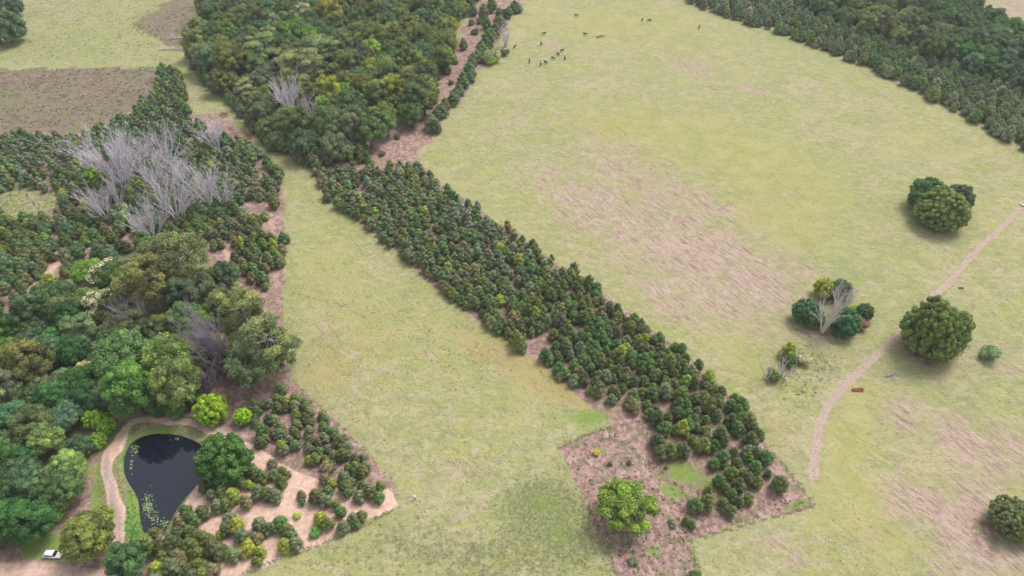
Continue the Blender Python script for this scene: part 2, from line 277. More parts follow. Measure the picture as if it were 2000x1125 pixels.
# ------------------------------------------------------------ object helpers
def tag(o, label=None, cat=None, group=None, kind=None):
    if label: o['label'] = label
    if cat: o['category'] = cat
    if group: o['group'] = group
    if kind: o['kind'] = kind
    return o
def mk(name, V, F, mats, parent=None, smooth=False, attrs=None, mi=None):
    """V Nx3, F list of arrays of faces (quads and/or tris)"""
    me = bpy.data.meshes.new(name); V = np.asarray(V, np.float32)
    F = [np.asarray(f, np.int32) for f in F if len(f)]
    me.vertices.add(len(V)); me.vertices.foreach_set('co', V.ravel())
    loops = np.concatenate([f.ravel() for f in F]); cnt = np.concatenate([np.full(len(f), f.shape[1], np.int32) for f in F])
    me.loops.add(len(loops)); me.loops.foreach_set('vertex_index', loops)
    me.polygons.add(len(cnt)); st = np.zeros(len(cnt), np.int32); st[1:] = np.cumsum(cnt)[:-1]; me.polygons.foreach_set('loop_start', st)
    me.polygons.foreach_set('use_smooth', np.full(len(cnt), smooth))
    for m in (mats if isinstance(mats, (list, tuple)) else [mats]): me.materials.append(m)
    if mi is not None: me.polygons.foreach_set('material_index', np.asarray(mi, np.int32))
    for k, a in (attrs or {}).items():
        a = np.asarray(a, np.float32)
        if a.ndim == 1: at_ = me.attributes.new(k, 'FLOAT', 'POINT'); at_.data.foreach_set('value', a)
        else: at_ = me.attributes.new(k, 'FLOAT_COLOR', 'POINT'); at_.data.foreach_set('color', a.ravel())
    me.update(calc_edges=True); me.validate()
    if parent is False: return me
    o = bpy.data.objects.new(name, me); col.objects.link(o)
    if parent: o.parent = parent
    return o
def empty(name, loc, rz=0.0):
    o = bpy.data.objects.new(name, None); col.objects.link(o); o.location = loc; o.rotation_euler = (0, 0, rz); o.empty_display_size = .5; return o
class Tubes:
    def __init__(s): s.V = []; s.F = []
    def add(s, pts, rad, n=5):
        b = len(s.V); pts = [Vector(p) for p in pts]
        for i, p in enumerate(pts):
            d = (pts[min(i + 1, len(pts) - 1)] - pts[max(i - 1, 0)]).normalized()
            u = d.cross(Vector((0.31, .95, .05))); u = u.normalized() if u.length > 1e-4 else Vector((1, 0, 0)); v = d.cross(u)
            for k in range(n):
                a = 2 * math.pi * k / n; s.V.append(p + (u * math.cos(a) + v * math.sin(a)) * rad[i])
        for i in range(len(pts) - 1):
            for k in range(n):
                s.F.append((b + i * n + k, b + i * n + (k + 1) % n, b + (i + 1) * n + (k + 1) % n, b + (i + 1) * n + k))
    def mesh(s, name, mat): return mk(name, [tuple(v) for v in s.V], [np.array(s.F)], mat, False, True)

# ------------------------------------------------------------ ground sheets
X = axis(-352, 352, .9, 3500); Y = axis(22, 500, .9, 3500)
gx, gy = np.meshgrid(X, Y); fx, fy = gx.ravel(), gy.ravel()
P = proj(fx, fy); P = (np.clip(P[0], -3000, 5000), np.clip(P[1], -590, 3000))
rs = np.random.RandomState(5)
wob = (1.6 * np.sin(fx / 3.1 + np.sin(fy / 4.3) * 1.7) + 1.6 * np.sin(fy / 2.7 + 2 * np.sin(fx / 5.9)))   # ragged outlines
Pw = (P[0] + wob * 1.9, P[1] + wob * 1.6)
Z = height(fx, fy)
z0 = np.zeros(len(fx))
floor_ = np.maximum(soft(Pw, PF1, 4), soft(Pw, PF2, 4))
for g in (CLEAR, GRASS_CAR, GRASS_W): floor_ *= 1 - soft(Pw, g, 7)
floor_ *= 1 - .75 * np.maximum(soft(P, [(280, 20), (380, 20), (380, 120), (280, 120)], 20), 0)
for b in ((1795,692,44,13,38,.85),(1925,1050,26,52,-32,.9),(1640,655,50,9,8,.7),(1800,425,26,8,30,.5),(1965,905,70,14,10,.4)): floor_ = np.maximum(floor_, blob(P, *b))
sand = np.maximum.reduce([soft(Pw, SAND, 7), np.clip(1.25 - (seg_dist(Pw, RINGL) / np.interp(P[1], [820, 900, 1000, 1100], [8, 11, 16, 9])) ** 2 * .7, 0, .95), .55 * soft(Pw, SOIL, 8)])
for b in ((60, 490, 60, 22, -25, .25), (500, 400, 30, 50, 0, .2), (65, 560, 50, 16, -40, .75), (100, 525, 30, 14, -30, .7), (445, 500, 12, 34, 0, .6), (530, 440, 18, 22, 0, .5), (1290, 870, 60, 30, 20, .35), (1060, 660, 40, 14, 20, .4), (1400, 870, 30, 30, 0, .3)): sand = np.maximum(sand, blob(P, *b))
scrub = np.maximum(soft(Pw, SCRUB1, 6), .8 * soft(Pw, SCRUB2, 10))
lush = z0.copy()
for b in LUSH: lush = np.maximum(lush, blob(P, *b))
for m in MARG: lush = np.maximum(lush, 1.2 * soft(P, m, 4))
lush = np.maximum(lush, .75 * np.maximum(soft(P, GRASS_CAR, 10), soft(P, GRASS_W, 6)))
def acc(L):
    o = z0.copy()
    for b in L: o = 1 - (1 - o) * (1 - np.clip(blob(P, *b), 0, 1))
    return o
yell, pink, weed, red, grey = acc(YELL), acc(PINK), acc(WEED), acc(REDS), acc(GREY)
BANK = [(225,1090),(180,960),(195,850),(260,790),(400,810),(480,860),(430,890),(400,960),(330,1060),(290,1100)]
wood = np.maximum(.85 * soft(P, BANK, 12), np.maximum(soft(P, F2, 20), soft(P, F1, 20)))
wood = np.maximum(wood, .5 * soft(P, [(180,250),(450,250),(480,470),(180,470)], 20))
weed = np.maximum(weed, np.clip(wood * 1.1, 0, 1)); A_floor = 1 - .85 * wood; floor_ = floor_ * A_floor
weed = np.maximum(weed, .75 * soft(P, [(205,880),(250,825),(340,800),(430,825),(480,870),(420,875),(340,845),(280,842),(240,880),(232,930),(262,968),(245,1080),(225,1080),(238,1000),(222,930)], 8))
weed = np.maximum(weed, .66 * soft(P, CLEAR, 8)); lush = np.maximum(lush, .32 * soft(P, [(-400,-580),(230,-580),(300,40),(345,120),(300,132),(-400,140)], 20)); weed = np.maximum(weed, .52 * soft(P, [(-400, -580), (300, -580), (330, 20), (330, 130), (-400, 140)], 20))
tw = np.interp(P[1], [380, 940], [4.2, 9.5])
dt = seg_dist(P, TRACK); track = np.clip(1.15 - (dt / tw) ** 2 * .62, 0, 1)
track *= 1 - .35 * np.exp(-(dt / (tw * .22)) ** 2)
pk_ = np.clip(1.0 - (seg_dist(P, PATHW) / 9) ** 2, 0, 1) * .4; track = np.maximum(track, pk_)
trail = z0.copy()
for i, tl in enumerate(TRAILS): trail = np.maximum(trail, (.75 if i < 3 else .35 if i == 5 else 1.0) * np.exp(-(seg_dist(P, tl) / (2.0 if i < 3 else 3.2)) ** 2))
foot = z0.copy()
for tl in FOOT: foot = np.maximum(foot, np.exp(-(seg_dist(P, tl) / 3.0) ** 2))
D = np.stack([acc(OCHRE), z0, z0, z0], 1)
A = np.stack([floor_, sand, scrub, lush], 1); B = np.stack([yell, pink, track, weed], 1); Cc = np.stack([red, grey, trail, foot], 1)
nx, ny = len(X), len(Y)
ii = (np.arange(ny - 1)[:, None] * nx + np.arange(nx - 1)[None, :]).ravel()
quads = np.stack([ii, ii + 1, ii + 1 + nx, ii + nx], 1)
def fm(a): return a[quads].mean(1)
cls = np.zeros(len(quads), int)
cls[fm(floor_) > .5] = 1; cls[fm(scrub) > .5] = 2; cls[fm(sand) > .5] = 3; cls[fm(track) > .5] = 4
names = [('ground', 'pale yellow green grazed pasture with dry pinkish patches'), ('planting_soil', 'pinkish brown bare soil and litter under the planted trees'),
         ('scrub_ground', 'rough brown purple weedy ground at the upper left'), ('sandy_soil', 'pale pink sandy soil round the pond and between the bushes'), ('track', 'pinkish dirt vehicle track crossing the pasture at the right')]
VV = np.stack([fx, fy, Z], 1)
for k, (nm, lb) in enumerate(names):
    q = quads[cls == k]; u, inv = np.unique(q.ravel(), return_inverse=True)
    o = mk(nm, VV[u], [inv.reshape(-1, 4)], GM, None, True, {'cover_a': A[u], 'cover_b': B[u], 'cover_c': Cc[u], 'cover_d': D[u]})
    tag(o, lb, nm.replace('_', ' '), kind='structure')

# ------------------------------------------------------------ pond water
wmat = NT('pond_water'); p = wmat.n('ShaderNodeBsdfPrincipled'); p.inputs['Base Color'].default_value = (.006, .008, .017, 1); p.inputs['Roughness'].default_value = .03; p.inputs['IOR'].default_value = 1.6
bn = wmat.n('ShaderNodeBump'); bn.inputs['Strength'].default_value = .06; bn.inputs['Distance'].default_value = .1
wmat.link(wmat.noise(wmat.n('ShaderNodeNewGeometry').outputs['Position'], 1.5, 3), bn.inputs['Height']); wmat.link(bn.outputs[0], p.inputs['Normal']); wmat.link(p.outputs[0], wmat.out.inputs[0])
WZ = -.45
cen = np.mean(PONDW, 0)
wp = [((x - cen[0]) * 1.03 + cen[0], (y - cen[1]) * 1.03 + cen[1]) for x, y in PONDW]
bm = bmesh.new(); bm.faces.new([bm.verts.new((x, y, WZ)) for x, y in wp]); bmesh.ops.triangulate(bm, faces=bm.faces[:]); bm.normal_update()
for f in bm.faces:
    if f.normal.z < 0: f.normal_flip()
me = bpy.data.meshes.new('water'); bm.to_mesh(me); bm.free(); me.materials.append(wmat.m)
wo_ = bpy.data.objects.new('water', me); col.objects.link(wo_); tag(wo_, 'dark still pond water reflecting trees and grey sky', 'pond', kind='structure')

# ------------------------------------------------------------ foliage generators
ICO = None
def ico():
    global ICO
    if ICO is None:
        b = bmesh.new(); bmesh.ops.create_icosphere(b, subdivisions=2, radius=1); b.verts.ensure_lookup_table()
        ICO = (np.array([v.co[:] for v in b.verts]), np.array([[v.index for v in f.verts] for f in b.faces])); b.free()
    return ICO
def leaf_cloud(rng, lobes, n, ls, squash=.85, up=.35, jit=.55, core=.74, tv=.16, spread=.30):
    L = np.asarray(lobes, float); w = L[:, 3] ** 2; idx = rng.choice(len(L), n, p=w / w.sum())
    d = rng.randn(n, 3); d[:, 2] += up; d /= np.linalg.norm(d, axis=1)[:, None]
    rad = L[idx, 3] * (1.0 - spread + (spread + .06) * rng.rand(n) ** .7)
    bump = 1 + .10 * np.sin(d[:, 0] * 7 + idx) * np.sin(d[:, 1] * 6 + idx * 2.1) * 1.3
    p = L[idx, :3] + d * (rad * bump)[:, None] * np.array([1, 1, squash])
    keep = np.ones(n, bool)
    for j in range(len(L)):
        q = (p - L[j, :3]) / np.array([1, 1, squash]); keep &= ~((np.einsum('ij,ij->i', q, q) < (L[j, 3] * .72) ** 2) & (idx != j))
    p, d, idx = p[keep], d[keep], idx[keep]; n = len(p)
    nn = d + jit * rng.randn(n, 3); nn /= np.linalg.norm(nn, axis=1)[:, None]
    t = np.cross(nn, rng.randn(n, 3)); t /= np.linalg.norm(t, axis=1)[:, None]; b = np.cross(nn, t)
    s = ls * (.6 + .8 * rng.rand(n)); a = t * s[:, None]; b = b * (s * (.55 + .3 * rng.rand(n)))[:, None]; up_ = nn * (s * .25)[:, None]
    V = np.stack([p - a - up_, p - b * .9 + a * .2, p + a - up_, p + b + up_ * .5], 1).reshape(-1, 3)
    F = np.arange(n * 4).reshape(-1, 4)
    lt = np.clip(.5 + tv * rng.randn(len(L)), .1, .95); tone = np.clip(lt[idx] + .17 * rng.randn(n), 0, 1)
    T = np.repeat(tone, 4); tris = np.zeros((0, 3), int)
    if core:
        iv, fi = ico(); vs, ts, ff = [], [], []; off = len(V)
        for j in range(len(L)):
            if L[j, 3] < .25: continue
            ns = 1 + .12 * np.sin(iv[:, 0] * 5 + j) * np.cos(iv[:, 1] * 4 + j * 1.7)
            vs.append(L[j, :3] + iv * ns[:, None] * L[j, 3] * core * np.array([1, 1, squash])); ts.append(np.full(len(iv), lt[j])); ff.append(fi + off); off += len(iv)
        V = np.concatenate([V] + vs); T = np.concatenate([T] + ts); tris = np.concatenate(ff)
    return V, F, tris, T
def trunk_mesh(rng, lobes, z1, r0, mat, nl=7, name='trunk', lean=.3):
    tb = Tubes(); ax, ay = rng.uniform(-lean, lean, 2)
    pts = [(0, 0, -.4), (ax * .3, ay * .3, z1 * .35), (ax * .8, ay * .8, z1 * .7), (ax, ay, z1)]
    tb.add(pts, [r0 * 1.35, r0, r0 * .8, r0 * .55], 8)
    L = [l for l in lobes if l[2] > z1 * .6]; order = rng.permutation(len(L))[:nl]
    for i in order:
        l = L[i]; s = Vector(pts[2 if rng.rand() < .5 else 3]); e = Vector(l[:3]); m = s.lerp(e, .55) + Vector((0, 0, -.12 * (e - s).length))
        tb.add([s, m, e], [r0 * .42, r0 * .28, r0 * .1], 5)
    return tb.mesh(name, mat)
def dome(rng, R_, z0_, z1_, n, r0, r1, lo=-.15, fill=.25):
    cz = z0_ + (z1_ - z0_) * .42; out = []
    for i in range(n):
        u = lo + (1 - lo) * (i + .5) / n; a = i * 2.39996 + rng.uniform(-.3, .3); rr = rng.uniform(r0, r1); k = rng.uniform(.86, 1.06) if rng.rand() > fill else rng.uniform(.5, .8)
        h = math.sqrt(max(0, 1 - u * u)); hr = (R_ - rr * .85) * h * k; zz = cz + ((z1_ - cz - rr * .8) * u if u > 0 else (cz - z0_) * u) * k
        out.append((math.cos(a) * hr, math.sin(a) * hr, zz, rr))
    return out
PROTO = {}
def proto(kind, v):
    key = (kind, v)
    if key in PROTO: return PROTO[key]
    rng = np.random.RandomState(hash(kind) % 1 + sum(map(ord, kind)) * 31 + v * 97); d = {}
    if kind == 'forest':
        H = [12, 13.5, 11, 14, 12, 10.5, 12.5][v % 7]; L = dome(rng, 5.6, 2.0, H, 46, .9, 2.0, -.45, .25); L.append((0, 0, H * .5, 3.2))
        d = dict(crown=leaf_cloud(rng, L, 9500, .24, .85, .35, .6, .74, .2, .34), zc=H * .62, R=5.6, H=H); d['trunk'] = trunk_mesh(rng, L, H * .5, .32, BARK)
    elif kind == 'layered':
        L = []
        for k in range(34):
            zz = rng.uniform(5, 11.5); q = 6.8 * math.sqrt(max(.05, 1 - ((zz - 6) / 6.5) ** 2)) * math.sqrt(rng.rand()); a = rng.rand() * 6.28; L.append((q * math.cos(a), q * math.sin(a), zz, rng.uniform(1.3, 2.3)))
        d = dict(crown=leaf_cloud(rng, L, 7800, .26, .28, .9, .4, .7), zc=8.5, R=6.5, H=12); d['trunk'] = trunk_mesh(rng, L, 7, .3, PALE, 14)
    elif kind == 'gum':
        L = []; H = 16
        for k in range(64):
            zz = rng.uniform(5.5, H - 1); q = 6.2 * math.sqrt(max(.08, 1 - ((zz - 10) / 7) ** 2)) * rng.uniform(.35, 1); a = rng.rand() * 6.28; L.append((q * math.cos(a), q * math.sin(a), zz, rng.uniform(.85, 1.6)))
        d = dict(crown=leaf_cloud(rng, L, 13000, .20, .8, .3, .8, .5, .2, .5), zc=10.5, R=6.2, H=H); d['trunk'] = trunk_mesh(rng, L, 10, .24, PALE, 22, lean=1.2)
    elif kind == 'fig':
        L = dome(rng, 10.5, .3, 15, 380, .8, 1.25, -.75, .0); L = [(x_ * (1 + .13 * math.cos(math.atan2(y_, x_) + .75)), y_ * (1 + .13 * math.cos(math.atan2(y_, x_) + .75)), z_ * (1 + .10 * math.sin(x_ * .5 + v)), r_) for x_, y_, z_, r_ in L] + [(0, 0, 6.8, 8.2), (3, -1, 5.0, 7), (-3, 1, 5.0, 6.5), (0, 0, 9.6, 5.0), (0, 2.5, 9, 4), (2, -2, 9, 4)]
        d = dict(crown=leaf_cloud(rng, L, 36000, .21, .9, .3, .5, .8, .14, .26), zc=6.8, R=10.5, H=15); d['trunk'] = trunk_mesh(rng, L, 5, .8, BARK)
    elif kind == 'round':
        L = dome(rng, 5, .4, 9, 90, .6, 1.15, -.7, .10) + [(0, 0, 4.2, 3.2)]
        d = dict(crown=leaf_cloud(rng, L, 9500, .22, .9, .3, .5, .78, .13, .25), zc=4.8, R=5, H=9); d['trunk'] = trunk_mesh(rng, L, 3.4, .3, BARK)
    elif kind == 'open':
        L = dome(rng, 8.5, 2.2, 12, 64, 1.0, 1.9, -.35, .3); L = [l for l in L if rng.rand() < .82]
        d = dict(crown=leaf_cloud(rng, L, 13000, .27, .8, .4, .6, .45, .2, .5), zc=6.8, R=8.5, H=12); d['trunk'] = trunk_mesh(rng, L, 5.5, .4, BARK, 20)
    elif kind in ('young', 'young_lo'):
        H = rng.uniform(4.8, 5.8); R_ = rng.uniform(1.9, 2.3); L = []
        n = 17 if kind == 'young' else 9
        for k in range(n):
            t = (k + .5) / n; a = k * 2.4 + rng.uniform(-.5, .5); pr = R_ * (1 - t ** 1.7) ** .8; q = pr * rng.uniform(.42, .7); L.append((q * math.cos(a), q * math.sin(a), .9 + t * (H - 1.3), .34 + pr * .36))
        L += [(0, 0, H * .35, R_ * .62), (0, 0, H * .62, R_ * .5), (0, 0, H * .85, R_ * .24)]
        lo = kind != 'young'; cl = leaf_cloud(rng, L, 520 if lo else 1900, .24 if lo else .15, .95, .25, .55, .78, .10, .3)
        d = dict(crown=cl, zc=H * .5, R=R_, H=H)
        if not lo: d['trunk'] = trunk_mesh(rng, L, H * .6, .09, BARK, 3)
    elif kind in ('cone', 'cone_lo'):
        H = rng.uniform(6.0, 7.2); R_ = rng.uniform(2.5, 3.0); L = []
        n = 26 if kind == 'cone' else 14
        for k in range(n):
            t = (k + .5) / n; a = k * 2.4 + rng.uniform(-.5, .5); pr = R_ * (1 - t ** 2.0) ** .75; q = pr * rng.uniform(.45, .72); L.append((q * math.cos(a), q * math.sin(a), 1.2 + t * (H - 1.6), .30 + pr * .36))
        L += [(0, 0, H * .3, R_ * .6), (0, 0, H * .5, R_ * .45), (0, 0, H * .7, R_ * .3)]
        lo = kind != 'cone'; d = dict(crown=leaf_cloud(rng, L, 620 if lo else 1600, .30 if lo else .21, 1.05, .15, .55, .75, .10, .35), zc=H * .45, R=R_, H=H)
        if not lo: d['trunk'] = trunk_mesh(rng, L, H * .7, .11, BARK, 2)
    elif kind == 'shrub':
        L = [(rng.uniform(-1, 1), rng.uniform(-1, 1), rng.uniform(.6, 1.7), rng.uniform(.5, .95)) for k in range(11)] + [(0, 0, 1, 1.0)]
        d = dict(crown=leaf_cloud(rng, L, 1300, .14, .85, .3, .6, .7, .12, .4), zc=1.1, R=1.6, H=2.4); d['trunk'] = trunk_mesh(rng, L, 1, .07, BARK, 3)
    V, F, T3, tone = d.pop('crown'); d['V'], d['F'], d['T3'], d['tone'] = V, F, T3, tone
    if not kind.endswith('_lo'): d['crown'] = mk('crown', V, [F, T3], LEAF, False, False, {'tone': tone})
    PROTO[key] = d; return d
rnd = random.Random(11)
NV = dict(forest=7, layered=3, gum=4, fig=3, round=4, open=2, young=8, cone=6, shrub=4)
def put_tree(name, kind, x, y, s, color, label, cat, group=None, v=None, sz=None, rz=None, sy=None, parts=True):
    v = rnd.randrange(NV[kind]) if v is None else v; d = proto(kind, v)
    e = empty(name, (x, y, hz(x, y) - .05), rnd.random() * 6.28 if rz is None else rz); e.scale = (s, s if sy is None else sy, sz or s * rnd.uniform(.9, 1.12))
    tag(e, label, cat, group)
    for nm in ('trunk', 'crown'):
        o = bpy.data.objects.new(nm, d[nm]); col.objects.link(o); o.parent = e
        if nm == 'crown': o.color = (*color, 1)
    return e
def crown_at(kind, px, py, s, v=0):
    return at(px, py, proto(kind, v)['zc'] * s)

TONES = {'dark green': (.098, .120, .056), 'mid green': (.090, .148, .055), 'olive green': (.132, .158, .052), 'grey green': (.140, .165, .100), 'bright green': (.145, .245, .050),
         'yellow green': (.225, .255, .050), 'bluish green': (.080, .135, .072), 'brownish': (.165, .148, .085), 'lime green': (.22, .36, .03), 'pale grey green': (.22, .235, .14), 'deep green': (.050, .125, .040)}
def jitc(c, k=.16):
    f = rnd.uniform(1 - k, 1 + k); return tuple(max(.01, v * f * rnd.uniform(.93, 1.07)) for v in c)
def pick(ws):
    r = rnd.random() * sum(w for _, w in ws)
    for k, w in ws:
        r -= w
        if r <= 0: return k
    return ws[-1][0]

taken = []                                            # (x, y, radius) of hand placed trees
def free(x, y, r):
    return all((x - a) ** 2 + (y - b) ** 2 > (r * .55 + c * .8) ** 2 for a, b, c in taken)
def hand(name, kind, px, py, rpx, tone, label, cat='tree', group=None, v=None, sz=None, color=None, reserve=True):
    v = rnd.randrange(NV[kind]) if v is None else v; d = proto(kind, v); s = rpx * mpp(py) / d['R']
    for _ in range(2):
        x, y = at(px, py, d['zc'] * (sz or s)); s = rpx * (math.hypot(y * CP_ + (CAM_H - 5) * SP_, 0)) / FPX / d['R']
    e = put_tree(name, kind, x, y, s, ((color[0] * 1.46, color[1] * 1.5, color[2] * 1.6) if color else jitc(TONES[tone], .08)), label, cat, group, v, sz or s)
    if reserve: taken.append((x, y, rpx * mpp(py)))
    return e

# ------------------------------------------------------------ dead trees (bare branching skeletons)
def dead_mesh(rng, H, spread, dens, mat, stems=9, name='branches'):
    tb = Tubes(); tk = Tubes()
    def grow(p, d, L, r, lev):
        n = 4; pts = [p]; rad = [r]; q = Vector(p); dd = Vector(d)
        for i in range(n):
            dd = (dd + Vector((rng.normal(0, .10), rng.normal(0, .10), rng.normal(.05, .06)))).normalized()
            q = q + dd * (L / n); pts.append(q.copy()); rad.append(max(.030, r * (1 - .62 * (i + 1) / n)))
        (tk if lev == 0 else tb).add(pts, rad, 5 if lev < 2 else 3)
        if lev >= 3: return
        k = [5, 4, 3][lev] if lev < 3 else 0
        k = max(1, int(round(k * dens)))
        for j in range(k):
            f = rng.uniform(.3, 1.0); i0 = min(n - 1, int(f * n)); b = pts[i0].lerp(pts[i0 + 1], f * n - i0)
            side = dd.cross(Vector((rng.normal(), rng.normal(), rng.normal()))).normalized()
            grow(b, (dd + side * rng.uniform(.18, .5)).normalized(), L * rng.uniform(.36, .60), max(.034, rad[i0] * (.55 if stems >= 9 else .38)), lev + 1)
    for s in range(stems):
        a = 6.283 * s / stems + rng.uniform(-.3, .3); th = spread * math.sqrt(rng.uniform(.02, 1))
        d = Vector((math.cos(a) * math.sin(th), math.sin(a) * math.sin(th), math.cos(th)))
        grow(Vector((math.cos(a) * .35, math.sin(a) * .35, -.3)), d, H * rng.uniform(.55, .75), H * rng.uniform(.0105, .016) * (1.7 if stems < 9 and H < 16 else 1.0) + .03, 0)
    return tk.mesh('trunk', mat), tb.mesh('branches', mat)
DEAD = {}
def dead(px, py, tx, ty, rpx, label, white=False, cat='dead tree', group=None, dens=.95, stems=9):
    bx, by = at(px, py); m = mpp(py); dep = math.atan2(CAM_H, by)
    ext = math.hypot(tx - px, 0) * 0 + (py - ty) * m; H = max(4.0, (ext - rpx * m * math.sin(dep) * .6) / math.cos(dep)) * .98; spread = min(.85, math.atan2(rpx * m * .95, H * .85))
    
    rng = np.random.RandomState(int(px * 7 + py)); H0 = H
    tk, tb = dead_mesh(rng, H, spread, dens, white if white not in (True, False) else DEADW if white else DEADM, stems)
    e = empty('dead_tree', (bx, by, hz(bx, by)), 0.0); tag(e, label, cat, group)
    lx = (tx - px) * m; nat = (bx / by) * 0        # lean towards the photographed top
    persp = (px - 1000) / (562.5 + FPX / math.tan(PITCH) - py)
    want = (tx - px) / max(1, (py - ty)); lean = want - persp
    e.rotation_euler = (0, max(-.45, min(.45, lean * .75)), 0)
    for nm, mm in (('trunk', tk), ('branches', tb)):
        o = bpy.data.objects.new(nm, mm); col.objects.link(o); o.parent = e
    taken.append((bx, by, 5.5 if 'upper wood' in label else 1.5))
    if 'upper wood' in label: taken.append((bx, by - 7, 4.0))
    return e
G = 'dead grey purple trees standing among the bushes at the left'
dead(246,370,190,240,66,'largest bare purple grey dead tree, at the upper left of the dead grove', group=G, stems=17, dens=1.15)
dead(213,432,172,350,44,'bare dead tree fanning left below the lime green crown, lower left of the dead grove', group=G, stems=11)
dead(234,404,228,318,24,'slim dead tree between the lime green crown and the middle of the grove', group=G, stems=6)
dead(303,372,283,282,38,'bare dead tree in the upper middle of the dead grove', group=G, stems=9)
dead(330,340,312,250,42,'bare dead tree at the top of the dead grove beside a pale green crown', group=G, stems=10)
dead(350,438,325,315,46,'tall bare dead tree in the lower middle of the dead grove', group=G, stems=12)
dead(302,468,270,380,58,'wide spreading dead tree at the bottom of the dead grove', group=G, stems=14, dens=1.1)
dead(358,368,340,290,34,'bare dead tree just right of the centre of the dead grove', group=G, stems=8)
dead(412,408,378,308,40,'bare dead tree near the right end of the dead grove', group=G, stems=12)
dead(437,402,440,325,34,'rightmost pinkish dead tree of the dead grove with twisted branches', group=G, stems=8)
dead(428,297,398,230,34,'round fine twigged dead tree apart above the grove beside the red soil', group=G, stems=12)
dead(262,330,250,250,40,'pale dead tree behind the largest one at the back of the dead grove', group=G, stems=10)
dead(190,340,160,285,30,'short dead tree behind the lime green crown at the left rim of the grove', group=G, stems=8)
G2 = 'purple grey dead trees inside the lower left wood'
dead(272,655,238,575,34,'purple grey dead tree left of the gum trees with fine upright twigs', DEADP, group=G2, stems=14)
dead(258,560,240,505,26,'small purple dead tree behind the gum trees beside the cream flowering tree', DEADP, group=G2, stems=9)
dead(447,728,370,605,24,'long leaning purple dead tree between the bright green tree and the gum', DEADP, group=G2, stems=16)
dead(405,765,392,690,26,'dark dead tree at the foot of the leaning purple one', DEADP, group=G2, stems=8)
dead(322,680,310,640,22,'small grey dead tree behind the bright green canopy', DEADP, group=G2, stems=6)
G3 = 'pale dead trees at the edge of the upper wood'
dead(568,238,548,150,30,'left dead tree of three at the edge of the upper wood, with dense upright twigs', group=G3, stems=14)
dead(585,246,572,180,34,'middle dead tree of three at the edge of the upper wood, widely forked', True, group=G3, stems=7, dens=.8)
dead(610,240,603,178,26,'right dead tree of three at the edge of the upper wood, with one low arm', True, group=G3, stems=6, dens=.8)
dead(988,92,986,38,24,'white leafless tree on the upper field edge near the black cattle', True, stems=6, dens=.7)
dead(972,97,965,68,13,'small white leafless tree left of the taller white one on the upper field edge', True, stems=3, dens=.7)
dead(1606,648,1652,556,34,'bleached leaning dead tree in front of the clump of round trees in the right field', True, stems=10, dens=.8)
dead(1636,612,1668,545,28,'second bleached dead tree in the middle of the clump of round trees', True, stems=7, dens=.8)
dead(1502,742,1494,702,20,'white broken dead tree left of the small yellow green tree', True, stems=6, dens=.7)
dead(1528,738,1542,688,20,'white dead tree with spreading limbs in front of the small yellow green tree', True, stems=5, dens=.7)
dead(458,262,455,232,12,'small pale dead stem wrapped in green creeper beside the red soil', True, stems=3, dens=.6)

# ------------------------------------------------------------ hand placed trees
hand('round_tree','fig',1834,648,59,'olive green','big dense domed tree beside the dirt track at the right',v=0,sz=1.27,color=(.085,.112,.032))
hand('round_tree','fig',1846,412,50,'olive green','large front tree of the round clump in the middle of the right field',v=1,color=(.100,.122,.034))
hand('round_tree','round',1812,378,36,'mid green','left dark tree of the round clump in the middle of the right field',color=(.05,.10,.034),reserve=False)
hand('round_tree','round',1872,385,30,'bluish green','right blue green tree of the round clump in the middle of the right field',reserve=False)
hand('round_tree','fig',1985,1015,47,'grey green','dense grey green domed tree cut by the right edge of the photo',v=2,color=(.085,.10,.040))
hand('round_tree','round',1576,606,28,'bluish green','dark green tree on the left of the clump with the bleached dead tree',color=(.040,.088,.038),reserve=False)
hand('round_tree','round',1590,618,22,'mid green','dull green tree just left of the bleached trunk in the clump',reserve=False)
hand('round_tree','round',1613,560,22,'yellow green','yellow green tree at the top of the clump with the bleached dead tree',color=(.19,.20,.03),reserve=False)
hand('round_tree','round',1642,565,24,'bluish green','dark tree at the top right of the clump with the bleached dead tree',reserve=False)
hand('round_tree','round',1653,626,31,'bluish green','large dark green tree at the lower right of the clump with the bleached dead tree',color=(.036,.092,.036),reserve=False)
hand('round_tree','round',1690,606,18,'mid green','small green tree at the far right of the clump with the bleached dead tree',reserve=False)
hand('shrub','shrub',1672,604,12,'yellow green','pale yellow green shrub in the right part of the clump',cat='shrub',reserve=False)
hand('shrub','shrub',1682,630,15,'brownish','reddish brown shrub at the lower right rim of the clump',cat='shrub',color=(.16,.085,.07),reserve=False)
hand('small_tree','young',1541,682,17,'yellow green','small yellow green tree behind the white dead trees in the right field',color=(.15,.17,.03),reserve=False)
hand('small_tree','round',1544,704,15,'mid green','small mid green tree under the yellow green one in the right field',reserve=False)
hand('shrub','shrub',1569,698,16,'pale grey green','pale straw grey shrub beside the small tree in the right field',cat='shrub',color=(.26,.24,.16),reserve=False)
hand('shrub','shrub',1508,735,15,'mid green','low green shrub under the white dead trees in the right field',cat='shrub',reserve=False)
hand('shrub','shrub',1938,689,20,'grey green','lone grey green shrub on bare ground right of the big domed tree',cat='shrub',color=(.11,.15,.08),reserve=False)
hand('open_tree','open',1222,990,62,'yellow green','large open yellow green tree at the bottom centre beside the pinkish soil',v=0,color=(.135,.185,.038))
hand('round_tree','round',435,893,54,'deep green','large dark green dense tree at the right shore of the pond',v=0,color=(.042,.088,.022))
hand('lime_tree','round',410,797,34,'lime green','bright lime green round tree above the pond',v=1)
hand('lime_tree','round',474,812,19,'lime green','small bright lime green tree right of the larger lime tree above the pond',v=2)
hand('lime_tree','round',184,812,24,'lime green','bright lime tree at the edge of the wood left of the pond path',v=3,color=(.15,.235,.03))
